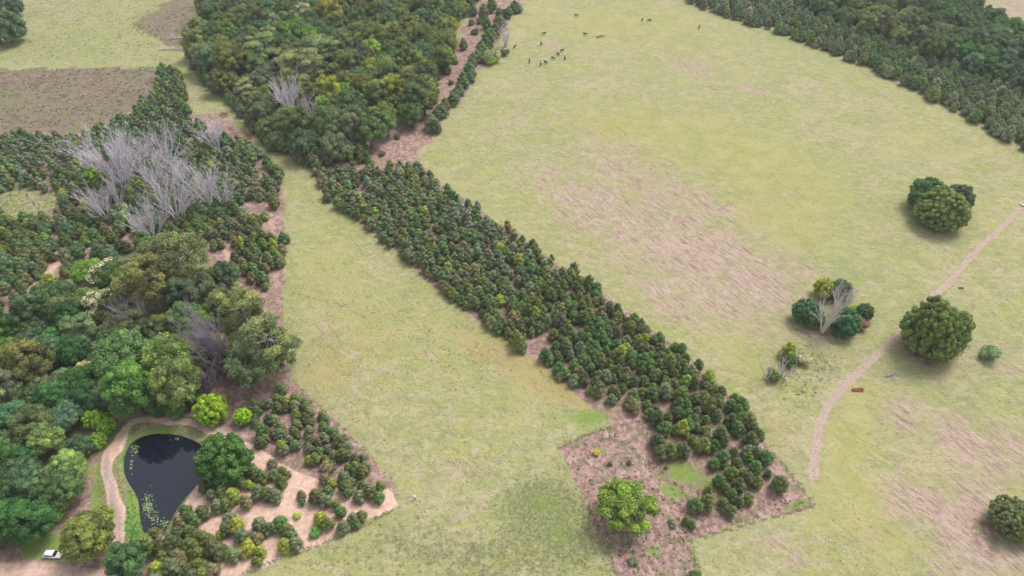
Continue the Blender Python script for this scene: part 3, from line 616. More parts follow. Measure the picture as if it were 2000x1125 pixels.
hand('lime_tree','round',206,828,18,'lime green','middle lime tree of three at the edge of the wood left of the pond path',v=0,color=(.135,.225,.03))
hand('lime_tree','round',188,858,18,'lime green','lowest lime tree of three at the edge of the wood left of the pond path',v=1,color=(.145,.235,.03))
hand('lime_tree','round',103,997,20,'lime green','small round lime green tree above the white car',v=2,color=(.15,.25,.03))
hand('lime_tree','round',187,345,25,'lime green','lime green crown standing among the dead grey trees',v=3,color=(.11,.165,.025))
hand('olive_tree','forest',165,1040,50,'olive green','large olive green tree right of the white car',v=1,sz=1.0,color=(.10,.115,.03))
hand('olive_tree','forest',196,1005,22,'olive green','olive green tree behind the large olive one beside the pond path',v=2,color=(.13,.145,.03))
hand('forest_tree','forest',240,1090,40,'bluish green','dark green tree at the bottom edge below the pond',v=3,color=(.045,.085,.035))
GG = 'gum trees with pale limbs in the lower left wood'
hand('gum_tree','gum',345,500,60,'olive green','grey olive gum tree with pale limbs below the dead grove',group=GG,v=0,sz=1.35,color=(.105,.115,.052))
hand('gum_tree','gum',285,545,50,'olive green','brownish olive gum tree left of the larger gum',group=GG,v=1,sz=1.35,color=(.12,.115,.045))
hand('gum_tree','gum',465,600,46,'olive green','pale olive gum tree near the field edge, upper one of the right pair',group=GG,v=2,sz=1.35,color=(.135,.145,.060))
hand('gum_tree','gum',525,665,58,'olive green','tall grey green gum tree leaning over the field edge',group=GG,v=3,sz=1.35,color=(.115,.135,.058))
hand('gum_tree','gum',480,715,40,'grey green','grey green gum tree below the pale olive one',group=GG,v=0,color=(.085,.105,.055))
hand('gum_tree','gum',400,570,36,'grey green','dark grey gum tree between the two larger gums',group=GG,v=1,color=(.075,.090,.052))
hand('broadleaf_tree','forest',335,702,58,'bright green','broad bright green tree above the lime tree with yellowish tips',v=0,sz=1.75,color=(.105,.150,.035))
hand('broadleaf_tree','forest',342,738,48,'bright green','lower pale green tree above the pond path',v=4,sz=1.75,color=(.125,.155,.05))
hand('broadleaf_tree','forest',235,690,58,'mid green','broad mid green tree in the middle of the lower left wood',v=5,sz=1.75,color=(.075,.125,.045))
hand('broadleaf_tree','forest',245,750,50,'mid green','mid green tree in front of the broad one in the lower left wood',v=6,sz=1.75,color=(.06,.12,.03))
hand('broadleaf_tree','forest',165,720,24,'pale grey green','straw coloured half bare tree in the lower left wood',v=2,color=(.24,.22,.10))
hand('broadleaf_tree','forest',150,640,34,'grey green','blue grey green tree in the lower left wood',v=3,color=(.085,.12,.065))
hand('broadleaf_tree','forest',45,700,48,'olive green','brown olive tree at the left edge of the lower wood',v=1,color=(.095,.095,.032))
hand('broadleaf_tree','forest',85,850,34,'bright green','light green layered tree in the lower left wood',v=4,color=(.125,.17,.055))
hand('broadleaf_tree','forest',20,812,36,'bluish green','teal green tree at the left edge of the wood',v=0,color=(.055,.125,.06))
hand('broadleaf_tree','forest',130,805,34,'bluish green','blue grey green tree left of the lime trees',v=5,color=(.075,.12,.075))
hand('broadleaf_tree','forest',125,905,36,'bright green','pale green feathery tree left of the pond path',v=6,color=(.115,.165,.055))
hand('flowering_tree','forest',212,535,38,'mid green','dark green tree topped with cream blossom behind the gum trees',v=2,color=(.055,.088,.03))
hand('flowering_tree','forest',198,595,34,'mid green','olive green tree with a spray of cream blossom beside the purple dead tree',v=3,color=(.07,.08,.03))
hand('orange_tree','young',516,103,8,'brownish','small orange leaved treetop in the upper wood',color=(.42,.16,.06),reserve=False)
hand('layered_tree','layered',508,92,38,'pale grey green','pale feathery layered tree at the left of the upper wood',v=0,color=(.125,.155,.072))
hand('layered_tree','layered',590,122,44,'pale grey green','widest pale feathery layered tree in the upper wood',v=1,color=(.150,.155,.075))
hand('layered_tree','layered',628,92,36,'pale grey green','pale feathery layered tree behind the widest one in the upper wood',v=2,color=(.12,.15,.07))
hand('layered_tree','layered',482,172,26,'pale grey green','greyish layered tree at the lower left corner of the upper wood',v=0,color=(.15,.16,.085))
hand('broadleaf_tree','forest',445,112,32,'olive green','olive brown tree on the left rim of the upper wood',v=1,color=(.095,.10,.028))
hand('broadleaf_tree','forest',408,108,28,'grey green','grey green tree at the left tip of the upper wood',v=3,color=(.075,.12,.06))
hand('broadleaf_tree','forest',722,95,24,'bright green','brightest yellow green crown in the upper wood',v=4,color=(.15,.21,.04))
hand('broadleaf_tree','forest',672,175,20,'bright green','bright green crown near the lower edge of the upper wood',v=5,color=(.11,.19,.035))
hand('broadleaf_tree','forest',640,15,30,'olive green','yellow olive tree at the top of the upper wood',v=6,color=(.13,.12,.03))
hand('field_tree','round',8,50,36,'mid green','green tree cut by the upper left corner of the photo',v=0,color=(.065,.10,.05),reserve=False)
hand('field_tree','round',14,8,26,'bluish green','dark tree behind the green one at the upper left corner',v=2,color=(.05,.08,.055),reserve=False)
hand('yellow_shrub','shrub',1164,884,7,'yellow green','small bright yellow flowering shrub on the weedy pinkish soil',cat='shrub',color=(.26,.25,.02),reserve=False)
hand('shrub','shrub',955,108,20,'grey green','pale grey green shrub under the white dead trees on the upper field edge',cat='shrub',color=(.17,.18,.10),reserve=False)
hand('shrub','shrub',958,118,11,'bright green','bright green low shrub below the pale one on the upper field edge',cat='shrub',color=(.17,.24,.03),reserve=False)
hand('shrub','shrub',985,103,9,'dark green','dark small shrub at the foot of the white dead tree',cat='shrub',reserve=False)
# cream blossom sprays are parts of their flowering trees
BLOS = simple_mat('cream_blossom', (.72, .68, .42), .7)
for t in [o for o in col.objects if o.name.startswith('flowering_tree')]:
    d = proto('forest', 2 if 'dark' in t['label'] else 3); rg = np.random.RandomState(3 + len(t['label'])); q = d['V'][:len(d['F']) * 4].reshape(-1, 4, 3)
    top = (q[:, :, 2].mean(1) > d['zc'] * .95)
    rzc, rzs = math.cos(-t.rotation_euler.z), math.sin(-t.rotation_euler.z)
    wx, wy = -.75, .2; lx, ly = wx * rzc - wy * rzs, wx * rzs + wy * rzc
    side = (q[:, :, 0].mean(1) * lx + q[:, :, 1].mean(1) * ly) > (.3 if 'dark' in t['label'] else -.8)
    sel = q[top & side]; sel = sel[rg.rand(len(sel)) < .5]; c = sel.mean(1, keepdims=True); rr = (sel - c) * 1.25 + c * 1.018
    o = mk('blossom', rr.reshape(-1, 3), [np.arange(len(rr) * 4).reshape(-1, 4)], BLOS, t)

# ------------------------------------------------------------ planted and wild trees scattered over surveyed zones
def zone_pts(polys, hc, step, jit=.32, holes=(), keep=1.0, seed=1, ang=None, avoid=True, rad=2.0, noise_gap=0.0):
    rg = random.Random(seed); allp = np.concatenate([np.array(p, float) for p in polys]); W = np.array([at(a, max(b, -200), hc) for a, b in allp]); mn, mx = W.min(0) - 10, W.max(0) + 10
    ang = ang or 0.0; ca, sa = math.cos(ang), math.sin(ang); cx, cy = (mn + mx) / 2; D = np.hypot(*(mx - mn)) / 2 + 5; out = []
    n = int(D / step) + 1
    G_ = []
    for i in range(-n, n + 1):
        for j in range(-n, n + 1):
            u = (i + (.5 if j % 2 else 0)) * step + rg.uniform(-jit, jit) * step; v = j * step * .9 + rg.uniform(-jit, jit) * step
            G_.append((cx + u * ca - v * sa, cy + u * sa + v * ca, rg.random()))
    G_ = np.array(G_); m = (G_[:, 1] > 40) & (G_[:, 1] < 700); G_ = G_[m]
    PP = proj(G_[:, 0], G_[:, 1], hc); ok = np.zeros(len(G_), bool)
    for p in polys: ok |= inside(PP, p)
    ok &= G_[:, 2] < keep
    ok &= (PP[0] > -70) & (PP[0] < 2070) & (PP[1] > -60) & (PP[1] < 1190)
    for h in holes:
        hx, hy, rx, ry, a = h[:5]; ok &= ~(blob(PP, hx, hy, rx, ry, a) > .449 + .15 * (G_[:, 2] - .5))
    if noise_gap:
        nz = np.sin(G_[:, 0] / 5.1 + np.sin(G_[:, 1] / 7.3) * 2) * np.sin(G_[:, 1] / 6.1 + np.sin(G_[:, 0] / 8.7) * 2); ok &= nz > -1 + noise_gap
    for (x, y, _), px, py in zip(G_[ok], PP[0][ok], PP[1][ok]):
        if avoid and not free(x, y, rad): continue
        out.append((x, y, px, py))
    return out
def depth(x, y): return y * CP_ + CAM_H * SP_
def in_view(px, py, m=45): return -m < px < 2000 + m and -m < py < 1125 + m
COUNT = {}
def scatter(pts, name, kind, srange, tones, labeler, cat, limit, mass, lo=None, massname=None, masslabel=None, vs=None, hvar=(.85, 1.12)):
    pts = sorted(pts, key=lambda p: depth(p[0], p[1])); vis = [p for p in pts if in_view(p[2], p[3])]; out = [p for p in pts if not in_view(p[2], p[3])]
    ind = vis[:limit]; rest = vis[limit:] + (out if mass else [])
    for x, y, px, py in ind:
        tn = pick(tones(px, py) if callable(tones) else tones); lb, gp = labeler(tn, px, py); s = rnd.uniform(*srange)
        put_tree(name, kind, x, y, s, jitc(TONES[tn], .2), lb, cat, gp, sz=s * rnd.uniform(*hvar), sy=s * rnd.uniform(.88, 1.12))
    COUNT[name] = (len(ind), len(rest))
    if rest and mass:
        Vs, Fs, Ts, To, Co = [], [], [], [], []; off = 0
        for x, y, px, py in rest:
            d = proto(lo, rnd.randrange(6)); s = rnd.uniform(*srange); a = rnd.random() * 6.28; c, s_ = math.cos(a), math.sin(a); V = d['V']; k = s * rnd.uniform(*hvar)
            Vs.append(np.stack([(V[:, 0] * c - V[:, 1] * s_) * s + x, (V[:, 0] * s_ + V[:, 1] * c) * s + y, V[:, 2] * k + hz(x, y)], 1)); Fs.append(d['F'] + off); Ts.append(d['T3'] + off); To.append(d['tone'])
            tn = pick(tones(px, py) if callable(tones) else tones); cc = np.ones((len(V), 4), np.float32); cc[:, :3] = jitc(TONES[tn], .2); Co.append(cc); off += len(V)
        o = mk(massname, np.concatenate(Vs), [np.concatenate(Fs), np.concatenate(Ts)], MASS, None, False, {'tone': np.concatenate(To), 'plant': np.concatenate(Co)})
        tag(o, masslabel, cat, None, 'stuff')

# central diagonal plantation
CP = [(612,330),(700,328),(812,318),(880,370),(960,420),(1040,475),(1100,515),(1200,585),(1300,655),(1380,725),(1432,775),(1470,815),(1504,865),(1500,898),(1455,893),(1410,875),(1380,890),(1340,868),(1300,890),(1275,870),(1262,830),(1240,795),(1180,775),(1090,730),(1040,690),(1010,668),(975,640),(915,598),(850,550),(780,492),(700,428),(640,385)]
CPH = [(705,372,24,9,0),(1052,668,34,16,20),(985,603,16,9,10),(1300,785,22,12,30),(1212,640,14,9,0),(1065,440,10,10,0),(1405,830,16,22,-20),(1315,862,26,14,0),(1130,640,14,8,0),(1240,725,14,8,0),(810,400,16,8,20),(900,470,14,8,0),(1270,830,14,20,0),(1440,850,12,12,0),(1010,560,14,8,0)]
dd = Vector(at(1300, 655)) - Vector(at(880, 370)); rowang = math.atan2(dd.y, dd.x)
def seg_c(px, py):
    where = 'far left end' if px < 850 else 'upper middle' if px < 1050 else 'lower middle' if px < 1260 else 'near right end'
    pts = [(612,330),(812,318),(1100,515),(1380,725),(1504,865),(1500,898)]; low = [(612,332),(780,492),(915,598),(1040,690),(1180,775),(1262,830),(1400,890)]
    d1 = float(seg_dist((np.array([px]), np.array([py])), pts[1:])[0]); d2 = float(seg_dist((np.array([px]), np.array([py])), low)[0])
    return where, ('upper right edge' if d1 < 26 else 'lower left edge' if d2 < 26 else 'inner rows')
def lab_c(tn, px, py):
    w = seg_c(px, py); return f'{tn} tree at the {w[0]} of the diagonal plantation, {w[1]}', f'{tn} young trees, diagonal plantation, {w[0]}, {w[1]}'
tc = lambda px, py: [('dark green', 4), ('mid green', 4 if px > 1000 else 2.5), ('olive green', 3.4), ('grey green', 3 if px < 1050 else 1.6), ('bright green', .35), ('brownish', .7), ('yellow green', .25)]
pc = zone_pts([CP], 2.4, 3.35, .34, CPH, .96, 3, rowang, True, 1.5, 0.0)
scatter(pc, 'plantation_tree', 'young', (.72, 1.22), tc, lab_c, 'tree', 300, True, 'young_lo', 'plantation_trees', 'far rows of young trees at the upper left end of the diagonal plantation')
for px, py, r in [(1288,862,15),(1292,882,16),(1306,878,13),(1335,877,16),(1405,937,15),(1418,953,11),(1430,965,13),(1360,985,17),(1383,979,18),(1384,957,10),(1413,982,12),(1427,997,14),(1445,980,11),(1462,972,13),(1443,946,16),(1461,934,14),(1480,941,13),(1476,912,14),(1341,1016,10),(1352,1024,10),(1523,945,18),(1430,922,14),(1395,905,13),(1412,893,16),(1440,905,12),(1450,925,12),(1500,925,9),(1014,665,17)]:
    tn = pick([('dark green', 3), ('olive green', 3), ('mid green', 3)]); hand('young_tree', 'young', px, py, r, tn, f'{tn} sapling apart on pink soil at the lower right end of the plantation', group=f'{tn} saplings apart on pink soil at the lower right end', reserve=False)
for px, py, r, tn in [(1238,1097,10,'grey green'),(1190,905,6,'dark green'),(1228,905,6,'dark green'),(1312,1020,7,'grey green'),(1315,1028,6,'grey green'),(1355,1122,12,'mid green'),(1300,915,5,'dark green')]:
    hand('shrub', 'shrub', px, py, r, tn, f'small {tn} shrub on pink soil near the open yellow green tree', 'shrub', f'small {tn} shrubs near the open yellow green tree', reserve=False)

# upper wood
def tf1(px, py):
    if py > 235 and px < 700: return [('dark green', 5), ('grey green', 3), ('mid green', 1), ('bluish green', 2)]
    if px > 640: return [('olive green', 5), ('mid green', 3), ('dark green', 2), ('bluish green', 1), ('yellow green', .5)]
    return [('olive green', 3), ('mid green', 3.5), ('bluish green', 1.6), ('grey green', 2.4), ('bright green', 1), ('pale grey green', .8), ('dark green', 2)]
def lab_f1(tn, px, py):
    w = ('lower edge' if py > 200 else 'top' if py < 55 else 'upper middle' if py < 120 else 'lower middle') + (', left side,' if px < 540 else ', centre,' if px < 720 else ', right side,'); return f'{tn} tree crown in the {w} of the upper wood', f'{tn} trees in the {w} of the upper wood'
scatter(zone_pts([F1], 7.5, 9.3, .38, [], 1, 5, .3, True, 4.5), 'forest_tree', 'forest', (.85, 1.40), tf1, lab_f1, 'tree', 300, False)
EDGE2 = [(366,100),(380,135),(410,165),(445,195),(470,225),(500,255),(525,285),(545,280),(520,245),(480,205),(440,175),(400,140),(382,95)]
EDGE = [(528,268),(545,290),(580,312),(615,322),(660,308),(720,292),(700,268),(640,285),(570,275)]
def lab_e(tn, px, py): return f'{tn} small tree along the lower edge of the upper wood', f'{tn} small trees along the lower edge of the upper wood'
scatter(zone_pts([EDGE, EDGE2], 3, 4.0, .35, [], 1, 6, .1, False), 'edge_tree', 'young', (1.1, 1.6), [('dark green', 4), ('grey green', 3), ('mid green', 1)], lab_e, 'tree', 100, False)

# lower left wood
tf2 = lambda px, py: [('deep green', 5), ('dark green', 2), ('bluish green', 3), ('mid green', 1)] if (py > 860 or px < 60 and py > 780) else [('mid green', 4), ('dark green', 3), ('bluish green', 3.5), ('bright green', 1.6), ('olive green', 1.6), ('deep green', 2), ('grey green', 1.6)]
def lab_f2(tn, px, py):
    w = ('top' if py < 610 else 'upper middle' if py < 710 else 'middle' if py < 810 else 'lower middle' if py < 900 else 'bottom') + (', left side,' if px < 120 else ', centre,' if px < 260 else ', right side,'); return f'{tn} tree crown in the {w} of the lower left wood', f'{tn} trees in the {w} of the lower left wood'
scatter(zone_pts([F2], 7.0, 6.6, .38, [(455,745,30,25,0),(400,735,30,40,0)], 1, 8, .2, True, 3.0), 'wood_tree', 'forest', (.68, 1.15), tf2, lab_f2, 'tree', 200, False)
scatter(zone_pts([[(270,745),(380,745),(372,800),(280,806)]], 3, 4, .3, [], 1, 9, 0, False), 'understorey_bush', 'young', (1.1, 1.5), [('mid green', 3), ('olive green', 2), ('deep green', 2)], lambda tn, px, py: (f'{tn} bush at the wood edge just above the pond path', f'{tn} bushes at the wood edge above the pond path'), 'bush', 60, False)

# bushes round the dead grove and the left planting
L1 = [(-60,258),(80,258),(150,262),(215,240),(265,205),(300,165),(318,125),(348,135),(362,175),(366,215),(395,240),(420,262),(470,270),(500,290),(535,325),(552,345),(552,420),(555,470),(556,560),(545,578),(505,560),(450,500),(400,470),(330,462),(255,478),(200,510),(130,540),(60,610),(0,640),(-60,640)]
L1H = [(50,392,66,34,0),(55,565,44,12,-42),(110,510,34,12,-35),(446,500,12,36,0),(530,440,24,20,0),(545,545,20,22,0),(5,620,14,30,0),(535,590,30,16,20),(500,400,30,16,0),(510,330,20,10,30),(300,420,30,20,0),(290,330,40,26,0),(205,400,20,20,0),(400,365,20,20,0),(25,500,16,8,0),(170,300,24,10,0),(440,250,34,12,0)]
def t1(px, py): return [('mid green', 3), ('dark green', 4), ('olive green', 4 if px > 380 else 2), ('grey green', 3), ('bluish green', 1.5), ('bright green', .3), ('brownish', 1 if px > 400 else .5), ('yellow green', .25)]
def lab_l1(tn, px, py):
    w = 'between the dead grove and the field' if px > 380 else 'above the dead grove' if py < 260 and px > 180 else ('left of the dead grove' if px > 90 else 'at the left photo edge beside the dead grove') if py < 440 else ('just below the dead grove' if px > 170 else 'between the dead grove and the lower left wood')
    if px > 380: w += ', upper part' if py < 380 else ', lower part' if py > 480 else ', middle part'
    return f'{tn} bushy tree {w}', f'{tn} bushy trees {w}'
p1 = zone_pts([L1], 2.6, 3.9, .36, L1H, .95, 12, .25, True, 1.2, .20)
scatter(p1, 'bushy_tree', 'young', (.75, 1.35), t1, lab_l1, 'tree', 300, True, 'young_lo', 'bushy_trees', 'farthest bushy trees beyond the dead grove at the left')
scatter(zone_pts([[(250,300),(440,300),(450,420),(360,470),(250,460),(190,420)]], 1.5, 4.6, .4, [], .85, 13, .2, False), 'understorey_shrub', 'shrub', (1.0, 1.7), [('mid green', 3), ('dark green', 3), ('deep green', 3), ('bright green', .6)], lambda tn, px, py: (f'{tn} shrub under the dead grey trees, ' + ('left' if px < 290 else 'right') + (' rear' if py < 370 else ' front') + ' of the grove', f'{tn} shrubs under the dead grey trees, ' + ('left' if px < 290 else 'right') + (' rear' if py < 370 else ' front')), 'shrub', 200, False)

L2 = [(495,765),(560,738),(600,778),(645,822),(690,868),(718,905),(762,950),(748,975),(700,972),(650,948),(600,905),(545,875),(505,845),(485,800)]
scatter(zone_pts([L2], 2.2, 3.1, .34, [(735,920,14,12,40),(520,800,16,8,30),(680,900,12,8,0),(560,815,8,12,0)], .96, 15, .6, True, 1.2, .12), 'planted_bush', 'young', (.62, 1.0), [('dark green', 3), ('olive green', 4), ('grey green', 3), ('yellow green', 1.3), ('mid green', 2), ('brownish', .8)], lambda tn, px, py: (f'{tn} bush in the strip beside the sandy path, ' + ('upper' if py < 830 else 'middle' if py < 900 else 'lower') + ' part', f'{tn} bushes beside the sandy path, ' + ('upper' if py < 830 else 'middle' if py < 900 else 'lower') + ' part'), 'bush', 300, False)
CL = [(400,948,17),(414,965,17),(433,958,18),(452,965,18),(424,985,16),(440,982,15),(478,978,17),(498,922,16),(515,930,15),(535,925,14),(548,938,16),(485,912,15),(470,940,15),(503,958,18),(520,962,17),(537,966,17),(486,945,12),(530,905,13),(550,918,12),(508,862,15),(560,925,10),
 (362,1000,18),(378,1012,18),(392,998,17),(350,1018,16),(368,1036,18),(390,1045,17),(345,1040,16),(446,1010,16),(462,1022,20),(470,1042,18),(440,1030,17),(428,1042,12),(506,1022,18),(522,1030,16),(500,1050,18),(484,1066,20),(508,1075,14),(546,1020,19),(560,1036,18),(555,1062,18),(576,1060,17),(535,1030,13),(568,1045,14),
 (617,968,18),(634,975,17),(640,960,15),(655,985,12),(666,1000,14),(588,965,11),(590,980,9),(625,1012,17),(640,1022,16),(670,1028,17),(690,1012,15),(706,1006,13),(695,1022,12),(430,1070,16),(455,1085,15),(500,1095,14)]
for px, py, r in CL:
    tn = pick([('dark green', 2.4), ('olive green', 4), ('grey green', 3), ('yellow green', 1.4), ('mid green', 1.6), ('brownish', 1.2)]); w = 'left part' if px < 470 else 'middle' if px < 600 else 'right part'
    hand('planted_bush', 'young', px, py, r * .88, tn, f'{tn} bush on pale sand right of the pond, {w}', 'bush', f'{tn} bushes on the sand right of the pond, {w}', reserve=False, sz=r * mpp(py) / 2.1 * .85)
hand('planted_bush', 'shrub', 615, 1042, 12, 'lime green', 'vivid green small shrub on the sand near the field edge', 'bush', color=(.065,.15,.035), reserve=False)
hand('planted_bush', 'shrub', 448, 1082, 15, 'bright green', 'vivid green leafy shrub at the bottom among the sandy bushes', 'bush', color=(.09,.19,.045), reserve=False)
hand('planted_bush', 'shrub', 580, 1008, 8, 'yellow green', 'small lemon green shrub on the sand between two bush patches', 'bush', color=(.24,.28,.05), reserve=False)
LM = [(290,1050),(325,1030),(345,1045),(395,1045),(420,1065),(440,1125),(430,1190),(275,1190),(285,1090)]
scatter(zone_pts([LM], 2.4, 3.7, .34, [], .96, 17, .1, False), 'planted_bush', 'young', (1.0, 1.3), [('dark green', 2), ('olive green', 4), ('grey green', 3), ('yellow green', 1.4), ('brownish', 1.5)], lambda tn, px, py: (f'{tn} bushy young tree in the dense corner below the pond', f'{tn} young trees in the dense corner below the pond'), 'bush', 60, False)

# hedge line and scattered bushes of the corridor beside the upper wood
HL = [(1010,8),(985,40),(962,72),(938,100),(925,130),(898,170),(872,205),(848,232)]
hp = []
for (a, b), (c, d) in zip(HL[:-1], HL[1:]):
    for k in range(6):
        t_ = (k + rnd.random() * .6) / 6; hp.append((a + (c - a) * t_ + rnd.uniform(-10, 4), b + (d - b) * t_ + rnd.uniform(-5, 5), rnd.uniform(9, 14)))
for px, py, r in hp:
    tn = pick([('dark green', 4), ('mid green', 3), ('bluish green', 2)]); hand('hedge_bush', 'young', px, py, r, tn, f'{tn} bush in the hedge line along the left edge of the big field', 'bush', f'{tn} bushes of the hedge line along the big field', reserve=False, sz=r * mpp(py) / 2.1 * .75)
for px, py, r in [(885,100,7),(872,132,9),(858,150,7),(853,165,7),(925,20,9),(935,42,8),(928,62,8),(905,85,9),(910,8,10),(777,268,6),(746,300,7),(722,316,9),(705,308,9),(716,304,10),(776,265,6),(890,120,6),(842,238,16),(850,246,12),(880,160,6),(800,330,10),(920,45,7),(960,10,12),(945,22,12),(975,28,10),(950,45,10),(690,318,7),(760,325,8)]:
    tn = pick([('dark green', 3), ('mid green', 3), ('grey green', 1)]); hand('corridor_bush', 'shrub' if r < 9 else 'young', px, py, r, tn, f'{tn} bush scattered on pinkish ground beside the upper wood', 'bush', f'{tn} bushes scattered beside the upper wood', reserve=False)

# upper right: rows of conical trees and the wood behind
CZ = [(1318,-60),(1350,0),(1420,24),(1500,48),(1620,92),(1750,150),(1850,202),(1950,255),(2000,282),(2100,335),(2100,210),(2000,170),(1900,135),(1800,95),(1700,58),(1600,25),(1520,-60)]
tcz = [('dark green', 2.5), ('mid green', 4), ('bluish green', 2.5), ('grey green', 6), ('olive green', 2.5), ('pale grey green', 1)]
def lab_cz(tn, px, py):
    w = ('upper left end' if px < 1500 else 'upper left part' if px < 1640 else 'middle' if px < 1780 else 'lower right part' if px < 1900 else 'lower right end'); return f'{tn} conical tree at the {w} of the upper right plantation', f'{tn} conical trees in the {w} of the upper right plantation'
scatter(zone_pts([CZ], 3.2, 5.0, .34, [], .98, 21, -.6, False), 'conical_tree', 'cone', (.85, 1.2), tcz, lab_cz, 'tree', 300, True, 'cone_lo', 'conical_trees', 'farthest rows of conical trees in the upper right plantation')
TZ = [(1500,-60),(1560,-8),(1700,50),(1800,88),(1900,128),(2000,165),(2100,205),(2100,60),(2030,62),(1965,52),(1935,30),(1918,0),(1905,-60)]
def tt(px, py): return [('bluish green', 4), ('mid green', 3), ('deep green', 2)] if px > 1780 + (py) * .9 else [('olive green', 4), ('grey green', 2), ('mid green', 2), ('yellow green', .6), ('dark green', 2)]
def lab_tz(tn, px, py):
    w = ('far left part' if px < 1660 else 'left part' if px < 1760 else 'middle' if px < 1840 else 'right part' if px < 1930 else 'right end'); return f'{tn} tree in the {w} of the wood behind the conical rows', f'{tn} trees in the {w} of the wood behind the conical rows'
scatter(zone_pts([TZ], 8, 9.0, .38, [], 1, 22, .2, False), 'far_wood_tree', 'forest', (.9, 1.35), tt, lab_tz, 'tree', 150, False)
# bushes on the left rim of the rough paddock
for px, py, r in [(335,140,13),(325,155,14),(345,160,12),(318,170,11),(352,180,14),(340,195,14),(355,205,13),(320,200,12),(300,215,12),(345,150,11),(362,215,9)]:
    tn = pick([('dark green', 2), ('mid green', 2), ('olive green', 2)]); hand('bushy_tree', 'young', px, py, r, tn, f'{tn} bushy tree between the brown scrub field and the grass lane', 'tree', f'{tn} bushy trees beside the grass lane', reserve=False)

# ------------------------------------------------------------ grass tufts and weeds (ground cover)
def tufts(name, label, spec, seed, base, hmul=1.0):
    rg = np.random.RandomState(seed); Vs, Ps, T = [], [], []
    for poly, n, s0, s1, colr in spec:
        W = np.array([at(*p) for p in poly]); mn, mx = W.min(0), W.max(0); m_ = int(n * 3)
        x = rg.uniform(mn[0], mx[0], m_); y = rg.uniform(mn[1], mx[1], m_); ok = inside(proj(x, y), poly)
        cl = np.sin(x / 4.3 + np.sin(y / 3.1) * 2) * np.sin(y / 5.2 + np.sin(x / 6.7) * 2); ok &= (cl + rg.rand(m_) * 1.6) > .55; x, y = x[ok][:n], y[ok][:n]; z = height(x, y)
        for xi, yi, zi in zip(x, y, z):
            s = rg.uniform(s0, s1) * .8; k = 9; a = rg.rand(k) * 6.28; r = s * rg.rand(k) * .8; c = np.stack([xi + r * np.cos(a), yi + r * np.sin(a), zi + s * .15 * rg.rand(k) * hmul], 1)
            nn = np.stack([rg.randn(k) * .6, rg.randn(k) * .6, np.ones(k)], 1); nn /= np.linalg.norm(nn, axis=1)[:, None]; t = np.cross(nn, rg.randn(k, 3)); t /= np.linalg.norm(t, axis=1)[:, None]; b = np.cross(nn, t); q = s * rg.uniform(.25, .5, k)[:, None]
            Vs.append(np.stack([c - t * q, c - b * q * .6, c + t * q, c + b * q * .6], 1).reshape(-1, 3)); cc = np.ones((k * 4, 4)); cc[:, :3] = np.array(colr) * .72 * rg.uniform(.75, 1.25); Ps.append(cc); T.append(np.repeat(np.clip(.5 + .2 * rg.randn(k), 0, 1), 4))
    V = np.concatenate(Vs); o = mk(name, V, [np.arange(len(V)).reshape(-1, 4)], MASS, None, False, {'tone': np.concatenate(T), 'plant': np.concatenate(Ps)}); tag(o, label, name.replace('_', ' '), kind='stuff')
FIELD = [(560,360),(640,390),(960,650),(1190,832),(1090,872),(1150,1000),(1205,1125),(520,1120),(780,990),(560,730)]
RF = [(1600,700),(1900,560),(2000,560),(2000,1125),(1370,1125),(1350,1060),(1590,1000)]
tufts('grass_tufts', 'dark green and straw tufts dotted over the pastures', [(FIELD, 700, .25, .6, (.18, .23, .09)), (FIELD, 250, .4, .9, (.26, .26, .10)), ([(980,930),(1130,930),(1200,1125),(900,1125)], 260, .25, .6, (.22, .26, .10)), (RF, 300, .25, .6, (.24, .25, .11)),
    ([(1520,680),(1620,660),(1640,740),(1560,800),(1500,780)], 170, .3, .9, (.20, .23, .11)), ([(850,350),(1000,120),(1700,190),(1980,320),(1700,600),(1400,700)], 300, .3, .7, (.26, .28, .13))], 4, None)
tufts('weeds', 'weedy low growth on the pinkish plantation soil and the brown paddock', [([(0,137),(300,132),(330,155),(200,240),(0,255)], 1500, .5, 1.3, (.17, .15, .10)), ([(0,0),(400,0),(330,120),(0,130)], 420, .6, 1.5, (.24, .27, .13)), ([(250,45),(420,0),(380,80),(300,90)], 220, .6, 1.4, (.15, .15, .09)),
    ([(1095,880),(1200,840),(1330,950),(1580,985),(1345,1050),(1365,1125),(1210,1125)], 900, .3, .8, (.12, .13, .06)), ([(610,335),(830,240),(1000,20),(900,180),(820,310)], 420, .4, 1.0, (.15, .16, .09)), ([(0,350),(110,360),(110,410),(60,440),(0,445)], 240, .4, 1.0, (.14, .20, .07)),
    ([(1200,830),(1440,800),(1500,900),(1380,900)], 160, .3, .7, (.11, .10, .06)), (MARG[1], 500, .3, .7, (.06, .20, .04)), (MARG[0], 420, .3, .6, (.13, .26, .035)), (MARG[2], 320, .25, .6, (.13, .22, .05))], 6, None)
def along(pts, w):
    o = []
    for (a, b), (c, d) in zip(pts[:-1], pts[1:]):
        L = math.hypot(c - a, d - b) + 1e-6; nx_, ny_ = -(d - b) / L * w, (c - a) / L * w; o.append([(a + nx_, b + ny_), (c + nx_, d + ny_), (c - nx_, d - ny_), (a - nx_, b - ny_)])
    return o
rims = along([(1195,832),(1090,875),(1150,1000),(1205,1125)], 7) + along([(1365,1125),(1345,1055),(1592,988),(1512,893),(1442,792)], 6) + along([(770,950),(700,868),(620,788),(562,735),(553,600),(555,400)], 5) + along([(450,1130),(560,1085),(690,1035),(780,990)], 4) + along([(640,385),(760,478),(960,645),(1195,832)], 5)
tufts('rank_grass', 'rank olive grass growing along the borders of the planted soil', [(q, 70, .25, .75, (.20, .22, .09)) for q in rims] + [(q, 35, .25, .6, (.36, .32, .17)) for q in rims], 9, None)
